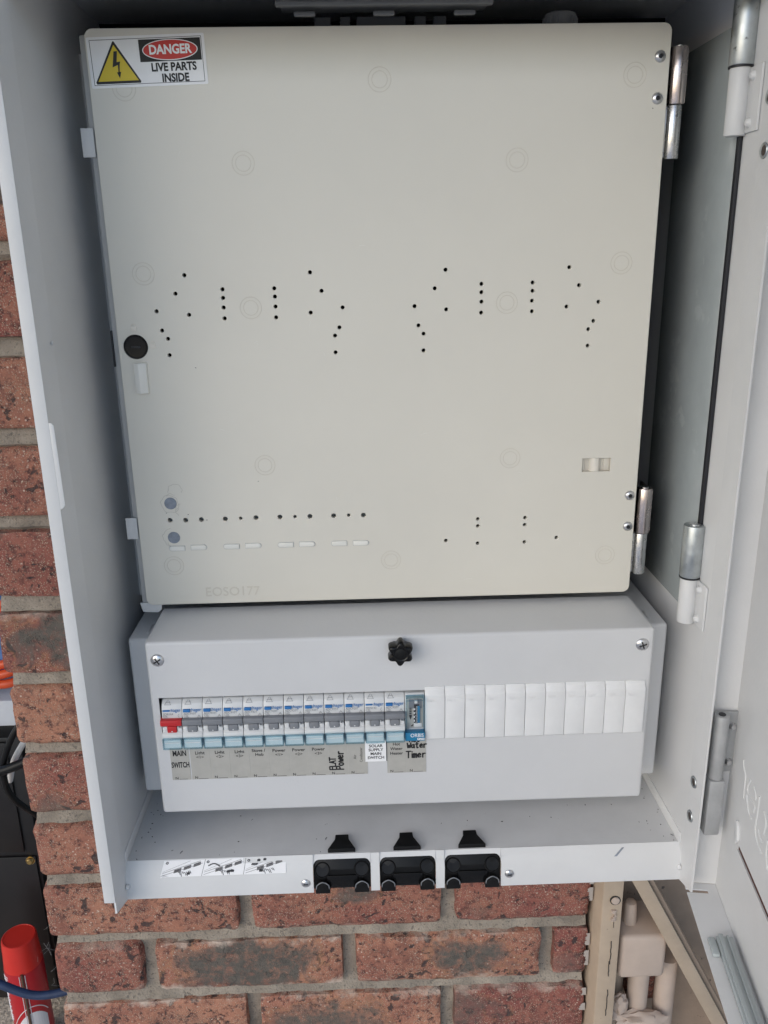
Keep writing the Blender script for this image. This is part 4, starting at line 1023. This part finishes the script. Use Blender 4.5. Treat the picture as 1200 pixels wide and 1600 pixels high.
for q, s_ in enumerate(('SOLAR', 'SUPPLY', 'MAIN', 'SWITCH')): text(s_, .0040, ((xa+xb)/2, YE-.00085, .1238-q*.0040), m_ink, so_, bold=.02, sx=1.0)

# ------------------------------------------------------------------ clamp diagram sticker on the ledge
dg = empty('diagram_sticker', (-.170, -.153, .006), 'white instruction sticker with three cable clamp drawings on the ledge', 'sticker')
def dp(u, v, lift=.0004):     # u 0..1 across, v 0 (bottom) .. 1 (top)
    return on_ledge(-.2252+u*.1118+(1-v)*(-.0018)*(1-2*u)+.0015*v, .98-.93*v, lift)
m = MB()
for q in range(8): m.poly([dp(q/8, 0), dp((q+1)/8, 0), dp((q+1)/8, 1), dp(q/8, 1)])
m.build('backing', m_paper, dg)
m = MB(); kq = 0
def dl(u0, v0, u1, v1, wd=.00035):
    m.tube([dp(u0, v0, .0005), dp(u1, v1, .0005)], wd/2, 4)
for c in range(3):
    a0 = c/3
    if c: dl(a0-.005, .0, a0+.005, 1)
    dl(a0+.01, .22, a0+.30, .92); dl(a0+.01, .08, a0+.32, .78); dl(a0+.01, .30, a0+.22, .95, .0002)
    for q in range(3):
        s0 = .10+q*.075; v0 = .40+q*.17
        for w_ in range(4): dl(a0+s0, v0-.02-w_*.05, a0+s0+.055, v0+.11-w_*.05, .0007)
    for q in range(9):      # little hand/clip drawing
        dl(a0+.13+.012*q, .30+.05*math.sin(q), a0+.145+.012*q, .12+.12*math.cos(q*1.7), .0006)
    for q in range(8): dl(a0+.03+.009*math.cos(q*PI/4), .84+.06*math.sin(q*PI/4), a0+.03+.009*math.cos((q+1)*PI/4), .84+.06*math.sin((q+1)*PI/4), .0009)
for u, v, s_ in ((.22, .18, 1), (.54, .22, 1), (.80, .20, 1), (.78, .84, -1), (.83, .88, -1), (.57, .25, 1)):
    for q in range(5): dl(u-.012+q*.005, v-.07, u-.010+q*.005, v+.08-.012*abs(q-2), .0011)
for q in range(7): dl(.37+.013*q, .60+.12*math.sin(q*.5), .375+.013*(q+1), .60+.12*math.sin((q+1)*.5), .0013)
for q in range(5): dl(.72+.01*q, .55, .73+.01*q, .66, .0012)
m.build('drawing', m_draw, dg)
m = MB(); m.tube([dp(.005, -.02, .0009), dp(.02, .06, .0016), (dp(.05, .02, .0008))], .0006, 6); m.build('peeled_corner', m_paper, dg)

# ------------------------------------------------------------------ black cable clamps in the ledge
def clamp(xa, xb, label):
    xm = (xa+xb)/2
    rt_ = empty('cable_clamp', (xm, yc, -.022), label, 'cable clamp', 'black cable clamps in the front ledge')
    MB().prism([(yk+.006, .0100), (yk+.0002, .0088), (yc+.0032, -.0006), (yc+.0032, -.0215), (yc+.0110, -.0215), (yk+.014, .0080)], 'x', xa+.0002, xb-.0002, .0005).build('housing', m_black, rt_)
    MB().box(xa+.012, xb-.012, yc+.0018, yc+.0060, -.0195, -.0065, .001).build('centre_plate', m_gloss, rt_)
    for s_ in (-1, 1):
        x = xm+s_*(.0182)
        MB().lathe([(.0072, -.002), (.0072, .0015), (.0066, .0022), (.0058, .0014), (0, .0012)], (x, yc+.0042, -.0012), (0, -.82, .57), 28).build('round_boss', m_black, rt_)
        MB().prism([(x-.0068, -.0232), (x+.0068, -.0232), (x+.0068, -.0178), (x+.0045, -.0150), (x+.0020, -.0118), (x-.0020, -.0118), (x-.0045, -.0150), (x-.0068, -.0178)], 'y', yc-.0016, yc+.0090, .0006).build('hook', m_black, rt_)
        MB().tube(spline([(x-.0060, yc-.0012, -.0185), (x-.0052, yc-.0012, -.0140), (x, yc-.0012, -.0108), (x+.0052, yc-.0012, -.0140), (x+.0060, yc-.0012, -.0185)], 4), .0005, 6).build('hook_rim', m_tog, rt_)
    # release tab standing behind the ledge on the floor
    MB().prism([(xm-.0130, -.1480), (xm+.0130, -.1480), (xm+.0066, -.1345), (xm+.0062, -.1280), (xm-.0062, -.1280), (xm-.0066, -.1345)], 'z', .0126, .0170, .0006).build('release_tab', m_black, rt_)
for (xa, xb), w_ in zip(NOT, ('leftmost of three black cable clamps, nearest the diagram sticker', 'middle one of three black cable clamps in the front ledge', 'rightmost of three black cable clamps, beside the right ledge screw')):
    clamp(xa, xb, w_)
for o in bpy.data.objects:          # parts carry no category
    if o.parent is not None:
        for k in ('category', 'group'):
            if k in o: del o[k]
